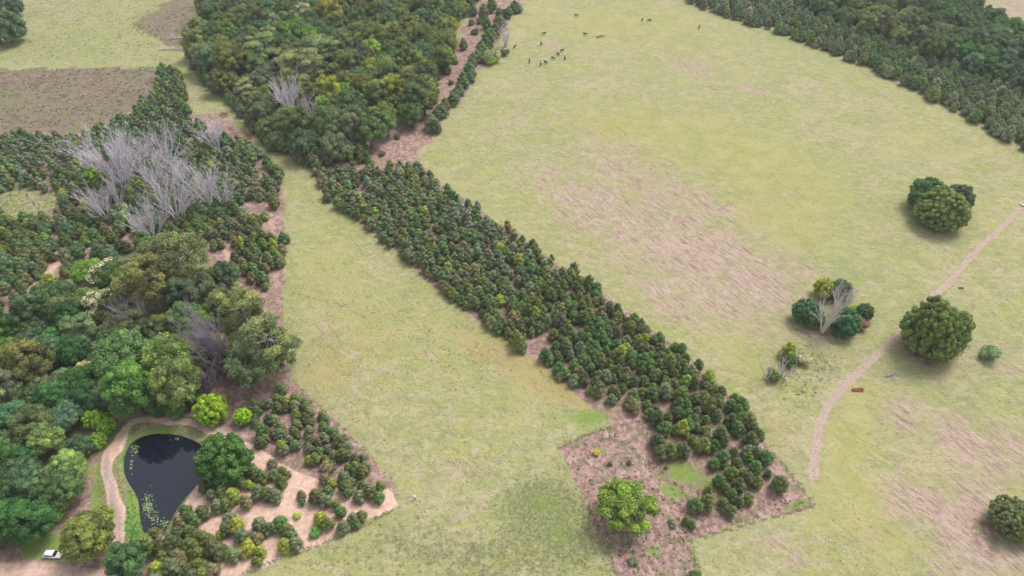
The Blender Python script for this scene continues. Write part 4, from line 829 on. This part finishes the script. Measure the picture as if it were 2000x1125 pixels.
# lily pads and reeds on the pond
rg = np.random.RandomState(2); Vs = []; Fs = []; Cs = []
for px, py, sx, sy, n in [(288,985,9,18,150), (300,1010,12,12,50), (262,875,7,9,50), (256,905,4,14,25), (392,880,5,12,16), (320,1020,10,8,50), (345,856,16,3,14)]:
    k = 0
    while k < n:
        a, b = px + rg.randn() * sx * .6, py + rg.randn() * sy * .6; k += 1
        if not bool(inside((np.array([a]), np.array([b])), POND)[0]): continue
        x, y = at(a, b); r = rg.uniform(.08, .20); o = len(Vs); m = 7; zz = WZ + .012 + .004 * rg.rand()
        for j in range(m): Vs.append((x + r * math.cos(j / m * 6.28), y + r * math.sin(j / m * 6.28), zz)); Cs.append((.11, .17, .06, 1) if rg.rand() < 2 and k % 6 else (.24, .27, .14, 1))
        for j in range(1, m - 1): Fs.append((o, o + j, o + j + 1))
o = mk('lily_pads', Vs, [np.array(Fs)], MASS, None, False, {'tone': np.full(len(Vs), .5), 'plant': np.array(Cs)}); tag(o, 'pale green lily pads floating at the narrow end of the pond', 'water plants', kind='stuff')

# ------------------------------------------------------------ small things
def skin(name, verts, edges, rads, mat, parent=None, sub=1):
    me = bpy.data.meshes.new(name); me.from_pydata(verts, edges, []); o = bpy.data.objects.new(name, me); col.objects.link(o)
    sk = o.modifiers.new('s', 'SKIN'); sk.use_smooth_shade = True
    for i, v in enumerate(me.skin_vertices[0].data): v.radius = rads[i] if isinstance(rads[i], tuple) else (rads[i], rads[i])
    me.skin_vertices[0].data[0].use_root = True
    if sub: ss = o.modifiers.new('u', 'SUBSURF'); ss.levels = sub; ss.render_levels = sub
    dg = bpy.context.evaluated_depsgraph_get(); m2 = bpy.data.meshes.new_from_object(o.evaluated_get(dg)); o.modifiers.clear(); o.data = m2; m2.materials.clear(); m2.materials.append(mat)
    for p_ in m2.polygons: p_.use_smooth = True
    if parent: o.parent = parent
    return o
def boxm(bm, x0, x1, y0, y1, z0, z1, tx=1.0, ty=1.0):
    cx, cy = (x0 + x1) / 2, (y0 + y1) / 2; vs = []
    for z, a, b in ((z0, 1, 1), (z1, tx, ty)):
        for sx, sy in ((x0, y0), (x1, y0), (x1, y1), (x0, y1)): vs.append(bm.verts.new((cx + (sx - cx) * a, cy + (sy - cy) * b, z)))
    for f in ((3, 2, 1, 0), (4, 5, 6, 7), (0, 1, 5, 4), (1, 2, 6, 5), (2, 3, 7, 6), (3, 0, 4, 7)): bm.faces.new([vs[i] for i in f])
def bobj(name, bm, mat, parent=None, bev=0, smooth=False):
    if bev: bmesh.ops.bevel(bm, geom=bm.edges[:], offset=bev, segments=2, affect='EDGES', profile=.6)
    bmesh.ops.recalc_face_normals(bm, faces=bm.faces[:]); me = bpy.data.meshes.new(name); bm.to_mesh(me); bm.free(); me.materials.append(mat)
    if smooth:
        for p_ in me.polygons: p_.use_smooth = True
    o = bpy.data.objects.new(name, me); col.objects.link(o)
    if parent: o.parent = parent
    return o
def copy_tree(o, parent=None):
    c = o.copy(); col.objects.link(c)
    if parent: c.parent = parent
    for ch in list(o.children): copy_tree(ch, c)
    return c

# black cattle: one continuous body each, grazing or standing
COW = simple_mat('black_cattle_hide', (.012, .011, .011), .75, var=.2, scale=3)
HORN = simple_mat('cattle_ear', (.03, .025, .025), .8)
def cow(graze):
    V = [(-.75,0,1.08),(-.25,0,1.10),(.35,0,1.10),(.75,0,1.16)]; E = [(0,1),(1,2),(2,3)]; Rr = [(.30,.34),(.33,.40),(.31,.40),(.24,.32)]
    if graze: V += [(1.15,0,.95),(1.42,0,.50),(1.52,0,.22)]
    else: V += [(1.12,0,1.36),(1.38,0,1.50),(1.66,0,1.38)]
    E += [(3,4),(4,5),(5,6)]; Rr += [(.17,.22),(.14,.17),(.09,.10)]
    for sx, sy in ((-.72,.20),(-.72,-.20),(.66,.18),(.66,-.18)):
        b = len(V); k = -.10 if sx < 0 else .02; V += [(sx,sy,.80),(sx+k*.6,sy,.48),(sx+k*.2,sy,.05)]; E += [(0 if sx < 0 else 2,b),(b,b+1),(b+1,b+2)]; Rr += [(.16,.18) if sx < 0 else (.13,.15),.075,.06]
    b = len(V); V += [(-1.08,0,1.05),(-1.12,0,.55)]; E += [(0,b),(b,b+1)]; Rr += [.045,.035]
    e = empty('cow', (0, 0, 0)); skin('body', V, E, Rr, COW, e)
    hd = Vector(V[5])
    for s in (-1, 1):
        bm = bmesh.new(); bmesh.ops.create_cone(bm, cap_ends=True, segments=6, radius1=.07, radius2=.02, depth=.22, matrix=Matrix.Translation(hd + Vector((-.04, s * .2, .06))) @ Matrix.Rotation(s * -1.35, 4, 'X')); bobj('ear', bm, HORN, e)
    return e
cg, cs_ = cow(True), cow(False)
CW = [(1126,33,1,'L',170,'black cow grazing alone highest on the left part of the big field'),(1254,42,0,'S',60,'left black cow of the pair at the top of the big field'),(1267,43,1,'G',0,'right black cow of the pair at the top of the big field'),(1365,56,0,'S',75,'lone black cow far right near the conical trees'),
 (1062,70,0,'S',10,'black cow standing above the bare pink patch'),(1143,70,0,'S',170,'black cow beside the scattered dark debris in the upper field'),(1057,90,0,'S',110,'black cow at the left of the bare pink patch'),(1005,96,0,'S',50,'black cow beside the white dead tree at the field edge'),
 (1097,103,0,'S',20,'black cow nearest the lower right rim of the pink patch'),(1090,110,0,'S',130,'black cow second from the top of the lower herd'),(1081,118,1,'G',150,'black grazing cow in the middle of the lower herd'),(1103,118,0,'S',105,'rightmost black cow of the lower herd'),
 (1066,126,0,'S',140,'stocky black cow near the bottom of the lower herd'),(1056,129,0,'S',90,'lowest black cow of the herd in the upper field'),(1034,123,0,'S',95,'leftmost black cow of the lower herd')]
ug, us = False, False
for px, py, g, _, a, lb in CW:
    src = cg if g else cs_
    first = (g and not ug) or (not g and not us); ug |= bool(g); us |= not g
    c = src if first else copy_tree(src); x, y = at(px, py); c.location = (x, y, hz(x, y)); c.rotation_euler = (0, 0, R(a)); c.scale = (1.15,) * 3; tag(c, lb, 'cow', 'black cattle grazing in the upper field')

# person walking at the field edge
SKIN_ = simple_mat('skin', (.42, .27, .20), .6); HAIR = simple_mat('dark_hair', (.03, .025, .03), .7); HAT = simple_mat('cream_hat', (.80, .76, .66), .8); SHIRT = simple_mat('lilac_shirt', (.46, .38, .62), .8); TROU = simple_mat('grey_trousers', (.30, .30, .27), .85)
x, y = at(811, 977); pe = empty('person', (x, y, hz(x, y)), R(200))
pv = [(0,0,.98),(0,0,1.18),(0,0,1.42),(0,0,1.54),(.01,0,1.62),(.02,0,1.72)]; pe_ = [(0,1),(1,2),(2,3),(3,4),(4,5)]; pr = [(.14,.11),(.13,.10),(.16,.11),.055,.085,.085]
for s in (-1, 1):
    b = len(pv); st = .16 * s; pv += [(0,s*.10,.90),(st*.8+.05,s*.11,.50),(st,s*.11,.08),(st+.14,s*.12,.04)]; pe_ += [(0,b),(b,b+1),(b+1,b+2),(b+2,b+3)]; pr += [.095,.06,.042,.035]
    b = len(pv); pv += [(0,s*.20,1.42),(-st*.5,s*.28,1.14),(-st*1.2+.1,s*.26,.92),(-st*1.3+.14,s*.25,.86)]; pe_ += [(2,b),(b,b+1),(b+1,b+2),(b+2,b+3)]; pr += [.06,.042,.033,.036]
    for f in range(4): q = len(pv); pv += [(-st*1.3+.13+.022*f,s*.25,.79-.004*abs(f-1.5))]; pe_ += [(b+3,q)]; pr += [.010]
    q = len(pv); pv += [(-st*1.3+.20,s*.235,.83)]; pe_ += [(b+3,q)]; pr += [.011]
skin('body', pv, pe_, pr, SKIN_, pe)
sv = [(0,0,1.0),(0,0,1.2),(0,0,1.42)]; se = [(0,1),(1,2)]; sr = [(.165,.13),(.15,.125),(.185,.13)]
for s in (-1, 1): b = len(sv); sv += [(0,s*.20,1.42),(-.07*s,s*.28,1.16)]; se += [(2,b),(b,b+1)]; sr += [.08,.062]
skin('shirt', sv, se, sr, SHIRT, pe)
tv = [(0,0,.98)]; te = []; tr_ = [(.165,.13)]
for s in (-1, 1): b = len(tv); st = .16*s; tv += [(0,s*.10,.88),(st*.8+.05,s*.11,.50),(st,s*.11,.14)]; te += [(0,b),(b,b+1),(b+1,b+2)]; tr_ += [.115,.08,.065]
skin('trousers', tv, te, tr_, TROU, pe)
bm = bmesh.new(); bmesh.ops.create_uvsphere(bm, u_segments=12, v_segments=8, radius=.105, matrix=Matrix.Translation((0, 0, 1.70))); bobj('hair', bm, HAIR, pe, smooth=True)
bm = bmesh.new(); bmesh.ops.create_cone(bm, cap_ends=True, segments=20, radius1=.24, radius2=.22, depth=.02, matrix=Matrix.Translation((0, 0, 1.765))); bmesh.ops.create_cone(bm, cap_ends=True, segments=16, radius1=.115, radius2=.085, depth=.13, matrix=Matrix.Translation((0, 0, 1.83))); bobj('hat', bm, HAT, pe)
tag(pe, 'person in a pale hat and lilac shirt walking at the tip of the sandy strip', 'person')

# white car parked on the grass
WH = simple_mat('white_car_paint', (.80, .80, .78), .25); GL = simple_mat('dark_car_glass', (.02, .03, .05), .08); BK = simple_mat('black_rubber', (.02, .02, .02), .8); GY = simple_mat('grey_wheel_rim', (.35, .35, .36), .4, .6); LR = simple_mat('red_tail_lamp', (.45, .03, .02), .3); LW = simple_mat('clear_headlamp', (.75, .77, .78), .2)
x, y = at(104, 1083); ce = empty('car', (x, y, hz(x, y) + .02), R(-3)); ce.scale = (1.02,) * 3
def profile(pts, half, taper=None):
    bm = bmesh.new(); n = len(pts); rows = []
    for s in (-1, -.86, .86, 1):
        row = []
        for px_, pz in pts:
            k = 1 if abs(s) == 1 else 1; ins = .05 if abs(s) == 1 else 0; cz = .65
            row.append(bm.verts.new((px_ * (1 - ins * .4), s * half * (taper(pz) if taper else 1), pz + (cz - pz) * ins)))
        rows.append(row)
    for a, b in zip(rows[:-1], rows[1:]):
        for i in range(n): bm.faces.new((a[i], a[(i + 1) % n], b[(i + 1) % n], b[i]))
    bm.faces.new(rows[0][::-1]); bm.faces.new(rows[-1]); return bm
bobj('body', profile([(-2.2,.35),(-2.25,.62),(-2.18,.95),(-2.05,1.02),(1.0,1.02),(1.75,.95),(2.12,.80),(2.22,.60),(2.18,.35),(1.85,.26),(-1.9,.26)], .90), WH, ce, .03, True)
bobj('cabin', profile([(-2.02,1.0),(-1.85,1.40),(-1.60,1.56),(-.9,1.60),(.05,1.57),(.35,1.50),(1.12,1.0)], .88, lambda z: 1 - max(0, z - 1.0) * .30), WH, ce, .02, True)
def plate(name, pts, mat):
    bm = bmesh.new(); v = [bm.verts.new(p_) for p_ in pts]; bm.faces.new(v); r_ = bmesh.ops.extrude_face_region(bm, geom=bm.faces[:]); nrm = (Vector(pts[1]) - Vector(pts[0])).cross(Vector(pts[2]) - Vector(pts[0])).normalized()
    for g_ in r_['geom']:
        if isinstance(g_, bmesh.types.BMVert): g_.co += nrm * .02
    return bobj(name, bm, mat, ce)
plate('windscreen', [(.44,-.70,1.475),(1.10,-.80,1.03),(1.10,.80,1.03),(.44,.70,1.475)], GL)
plate('rear_window', [(-1.99,-.72,1.08),(-1.84,-.64,1.41),(-1.84,.64,1.41),(-1.99,.72,1.08)][::-1], GL)
for s in (-1, 1):
    q = [(-1.75,s*.872,1.06),(-.45,s*.880,1.06),(-.45,s*.775,1.44),(-1.60,s*.772,1.44)]; q2 = [(-.37,s*.880,1.06),(.86,s*.872,1.06),(.26,s*.775,1.44),(-.37,s*.777,1.44)]
    for w_ in (q, q2): plate('side_window', w_ if s < 0 else w_[::-1], GL)
    for xw in (-1.35, 1.38):
        bm = bmesh.new(); bmesh.ops.create_cone(bm, cap_ends=True, segments=24, radius1=.34, radius2=.34, depth=.22, matrix=Matrix.Translation((xw, s * .82, .34)) @ Matrix.Rotation(R(90), 4, 'X')); wl = bobj('wheel', bm, BK, ce, .02)
        bm = bmesh.new(); bmesh.ops.create_cone(bm, cap_ends=True, segments=16, radius1=.21, radius2=.19, depth=.03, matrix=Matrix.Translation((xw, s * .94, .34)) @ Matrix.Rotation(R(90), 4, 'X')); bobj('rim', bm, GY, wl)
    bm = bmesh.new(); boxm(bm, 2.02, 2.20, s * .72 - .14, s * .72 + .14, .66, .80, .8, .9); bobj('headlight', bm, LW, ce, .02)
    bm = bmesh.new(); boxm(bm, -2.27, -2.12, s * .74 - .10, s * .74 + .10, .72, 1.0, .8, .9); bobj('tail_light', bm, LR, ce, .02)
    bm = bmesh.new(); boxm(bm, .80, .98, s * 1.0 - .09, s * 1.0 + .09, 1.02, 1.15, .8, .9); bobj('wing_mirror', bm, WH, ce, .02)
for s in (-1, 1): bm = bmesh.new(); boxm(bm, -1.6, -.05, s * .60 - .02, s * .60 + .02, 1.61, 1.65); bobj('roof_rail', bm, GY, ce)
tag(ce, 'white station wagon parked on grass at the lower left beside the olive tree', 'car')

# logs, fallen limbs and other small objects
LOGM = simple_mat('pale_grey_log', (.46, .40, .40), .85, var=.3, scale=1.2); RUST = simple_mat('rusty_red_metal', (.30, .085, .05), .7, var=.35, scale=2.5); MUD = simple_mat('red_brown_earth', (.22, .10, .06), .95, var=.4, scale=2); WROCK = simple_mat('white_stone', (.75, .73, .68), .8, var=.1, scale=3); CONC = simple_mat('pinkish_concrete', (.62, .44, .42), .8, var=.15, scale=3)
def log(p0, p1, r, label, mat=LOGM, z=.25, cat='log', group=None):
    a = Vector((*at(*p0), 0)); b = Vector((*at(*p1), 0)); c = (a + b) / 2; d = b - a; tb = Tubes(); q = [c.lerp(a, 1), c.lerp(a, .3) + Vector((.1, .08, .05)), c.lerp(b, .4), b]
    e = empty('fallen_log', (c.x, c.y, hz(c.x, c.y) + z)); pts = [p_ - c for p_ in q]
    n = len(pts); tb.add([pts[0]] + pts + [pts[-1]], [.01, r, r * .95, r * .85, r * .7, .01], 9); o = bpy.data.objects.new('trunk', tb.mesh('trunk', mat)); col.objects.link(o); o.parent = e
    t2 = Tubes(); m = pts[2]; L = d.length * .16; t2.add([m, m + Vector((L * .5, L, .35)), m + Vector((L * .5, L * 1.6, .9))], [r * .4, r * .25, .02], 5); t2.add([pts[1], pts[1] + Vector((-L, L * .5, .4))], [r * .35, .02], 5)
    o = bpy.data.objects.new('branch_stub', t2.mesh('branch_stub', mat)); col.objects.link(o); o.parent = e; tag(e, label, cat, group); return e
log((1391,867),(1403,879),.20,'grey fallen log among the saplings, the left one of two')
log((1402,874),(1418,889),.26,'paler fallen log among the saplings, the right one of two')
def limb_heap(px, py, w, n, label, mat, seed, H=2.2):
    rg = np.random.RandomState(seed); x, y = at(px, py); e = empty('fallen_tree', (x, y, hz(x, y))); m = w * mpp(py); tk = Tubes(); tk.add([(-m, -.5, .3), (0, 0, .7), (m * .8, .9, .9)], [.3, .24, .12], 6); tb = Tubes()
    for i in range(n):
        t_ = rg.uniform(-1, .9); p0 = Vector((t_ * m, t_ * .6, .5)); a = rg.rand() * 6.28; L = rg.uniform(1.2, 4.2); d = Vector((math.cos(a) * L, math.sin(a) * L, rg.uniform(.2, 1) * H)); tb.add([p0, p0 + d * .5 + Vector((0, 0, .3)), p0 + d], [.09, .06, .02], 4)
        for k in range(2): q = p0 + d * rg.uniform(.4, .9); tb.add([q, q + Vector((rg.randn(), rg.randn(), rg.rand())) * .9], [.04, .015], 3)
    for nm, t in (('trunk', tk), ('branches', tb)): o = bpy.data.objects.new(nm, t.mesh(nm, mat)); col.objects.link(o); o.parent = e
    tag(e, label, 'fallen tree')
limb_heap(338, 97, 26, 34, 'pale fallen tree with bare branches where the grass lane meets the upper wood', DEADW, 3)
limb_heap(350, 75, 18, 22, 'smaller heap of pale fallen branches above the fallen tree near the upper wood', DEADM, 5)
limb_heap(1740, 733, 8, 9, 'low heap of grey dead branches on the grass right of the track', DEADP, 8, .4)
limb_heap(1172, 73, 8, 12, 'dark fallen branches lying among the cattle in the upper field', BARK, 9, .5)
def trough(px, py, L, W_, Hh, a, label, mat):
    x, y = at(px, py); e = empty('trough', (x, y, hz(x, y)), R(a)); bm = bmesh.new(); t_ = .09
    o4 = [(-L,-W_),(L,-W_),(L,W_),(-L,W_)]; ov = [bm.verts.new((a_, b_, 0.0)) for a_, b_ in o4]; ot = [bm.verts.new((a_*1.04, b_*1.06, Hh)) for a_, b_ in o4]; it = [bm.verts.new((a_ - math.copysign(t_, a_), b_ - math.copysign(t_, b_), Hh)) for a_, b_ in o4]; ib = [bm.verts.new((a_ - math.copysign(t_*1.4, a_), b_ - math.copysign(t_*1.4, b_), .12)) for a_, b_ in o4]
    for i in range(4):
        j = (i + 1) % 4; bm.faces.new((ov[i], ov[j], ot[j], ot[i])); bm.faces.new((ot[i], ot[j], it[j], it[i])); bm.faces.new((it[i], it[j], ib[j], ib[i]))
    bm.faces.new(ib); bobj('basin', bm, mat, e)
    for s in (-.75, .75): bm = bmesh.new(); boxm(bm, L * s - .08, L * s + .08, -W_ * 1.1, W_ * 1.1, -.12, -.005); bobj('skid', bm, mat, e)
    e.location.z += .12; tag(e, label, 'trough'); return e
trough(1675, 762, 1.65, .42, .5, 2, 'long reddish brown trough lying on the grass right of the track', RUST)
def lump(name, px, py, sx, sy, sz, mat, label, cat, seed=1):
    x, y = at(px, py); bm = bmesh.new(); bmesh.ops.create_icosphere(bm, subdivisions=3, radius=1); rg = random.Random(seed); ph = [rg.uniform(0, 6) for _ in range(6)]
    for v in bm.verts:
        c = v.co; k = 1 + .14 * math.sin(c.x * 3 + ph[0]) * math.sin(c.y * 4 + ph[1]) + .08 * math.sin(c.z * 7 + c.x * 5 + ph[2]); v.co = Vector((c.x * sx * k, c.y * sy * k, max(-.25, c.z * sz * k)))
    o = bobj(name, bm, mat); o.location = (x, y, hz(x, y)); tag(o, label, cat); return o
lump('dirt_mound', 1876, 564, 1.15, .6, .5, MUD, 'small red brown earth mound on the grass right of the track', 'mound', 2)
lump('stone', 1195, 163, .42, .36, .3, WROCK, 'tiny white stone alone in the upper middle of the big field', 'stone', 3)
lump('rock', 1051, 303, .5, .4, .35, simple_mat('blue_grey_rock', (.40, .42, .48), .8, var=.2), 'pale blue grey rock in the left part of the big field', 'rock', 4)
lump('rock', 1053, 311, .35, .3, .25, simple_mat('dark_grey_rock', (.15, .15, .18), .8, var=.2), 'darker rock just below the pale blue grey one', 'rock', 6)
tb = Tubes(); cx, cy = at(1838, 257); e = empty('bleached_branch', (cx, cy, hz(cx, cy) + .1)); tb.add([(-1.3, .5, 0), (-.3, .55, .12), (.6, .1, .12), (1.1, -.8, 0)], [.05, .11, .12, .05], 6); o = bpy.data.objects.new('limb', tb.mesh('limb', WROCK)); col.objects.link(o); o.parent = e
t2 = Tubes(); t2.add([(-.3, .55, .12), (-.6, 1.0, .2), (-1.1, 1.1, .3)], [.06, .05, .02], 5); o = bpy.data.objects.new('twig', t2.mesh('twig', WROCK)); col.objects.link(o); o.parent = e; tag(e, 'curved white bleached branch lying in the right of the big field', 'branch')
x, y = at(1999, 401); bm = bmesh.new(); n = 28; rings = [(1.45, 0), (1.45, .62), (1.25, .62), (1.25, .18)]; vv = [[bm.verts.new((r_ * math.cos(6.283 * i / n), r_ * math.sin(6.283 * i / n), z_)) for i in range(n)] for r_, z_ in rings]
for a_, b_ in zip(vv[:-1], vv[1:]):
    for i in range(n): bm.faces.new((a_[i], a_[(i + 1) % n], b_[(i + 1) % n], b_[i]))
bm.faces.new(vv[-1]); o = bobj('water_trough', bm, CONC); o.location = (x, y, hz(x, y)); tag(o, 'round pinkish trough at the end of the track on the right edge', 'trough')
print('COUNTS', COUNT, 'objects', len(bpy.data.objects))

# ------------------------------------------------------------ air between the drone and the far fields
hm = NT('pale_air'); vp = hm.n('ShaderNodeVolumePrincipled'); vp.inputs['Color'].default_value = (.86, .90, .96, 1); vp.inputs['Density'].default_value = .00013; vp.inputs['Anisotropy'].default_value = .2
hm.link(vp.outputs[0], hm.out.inputs['Volume'])
bm = bmesh.new(); boxm(bm, -5200, 5200, -5200, 5200, -6, CAM_H + 8); hz_ = bobj('haze', bm, hm.m); tag(hz_, 'thin pale haze over the fields', 'haze', kind='stuff')
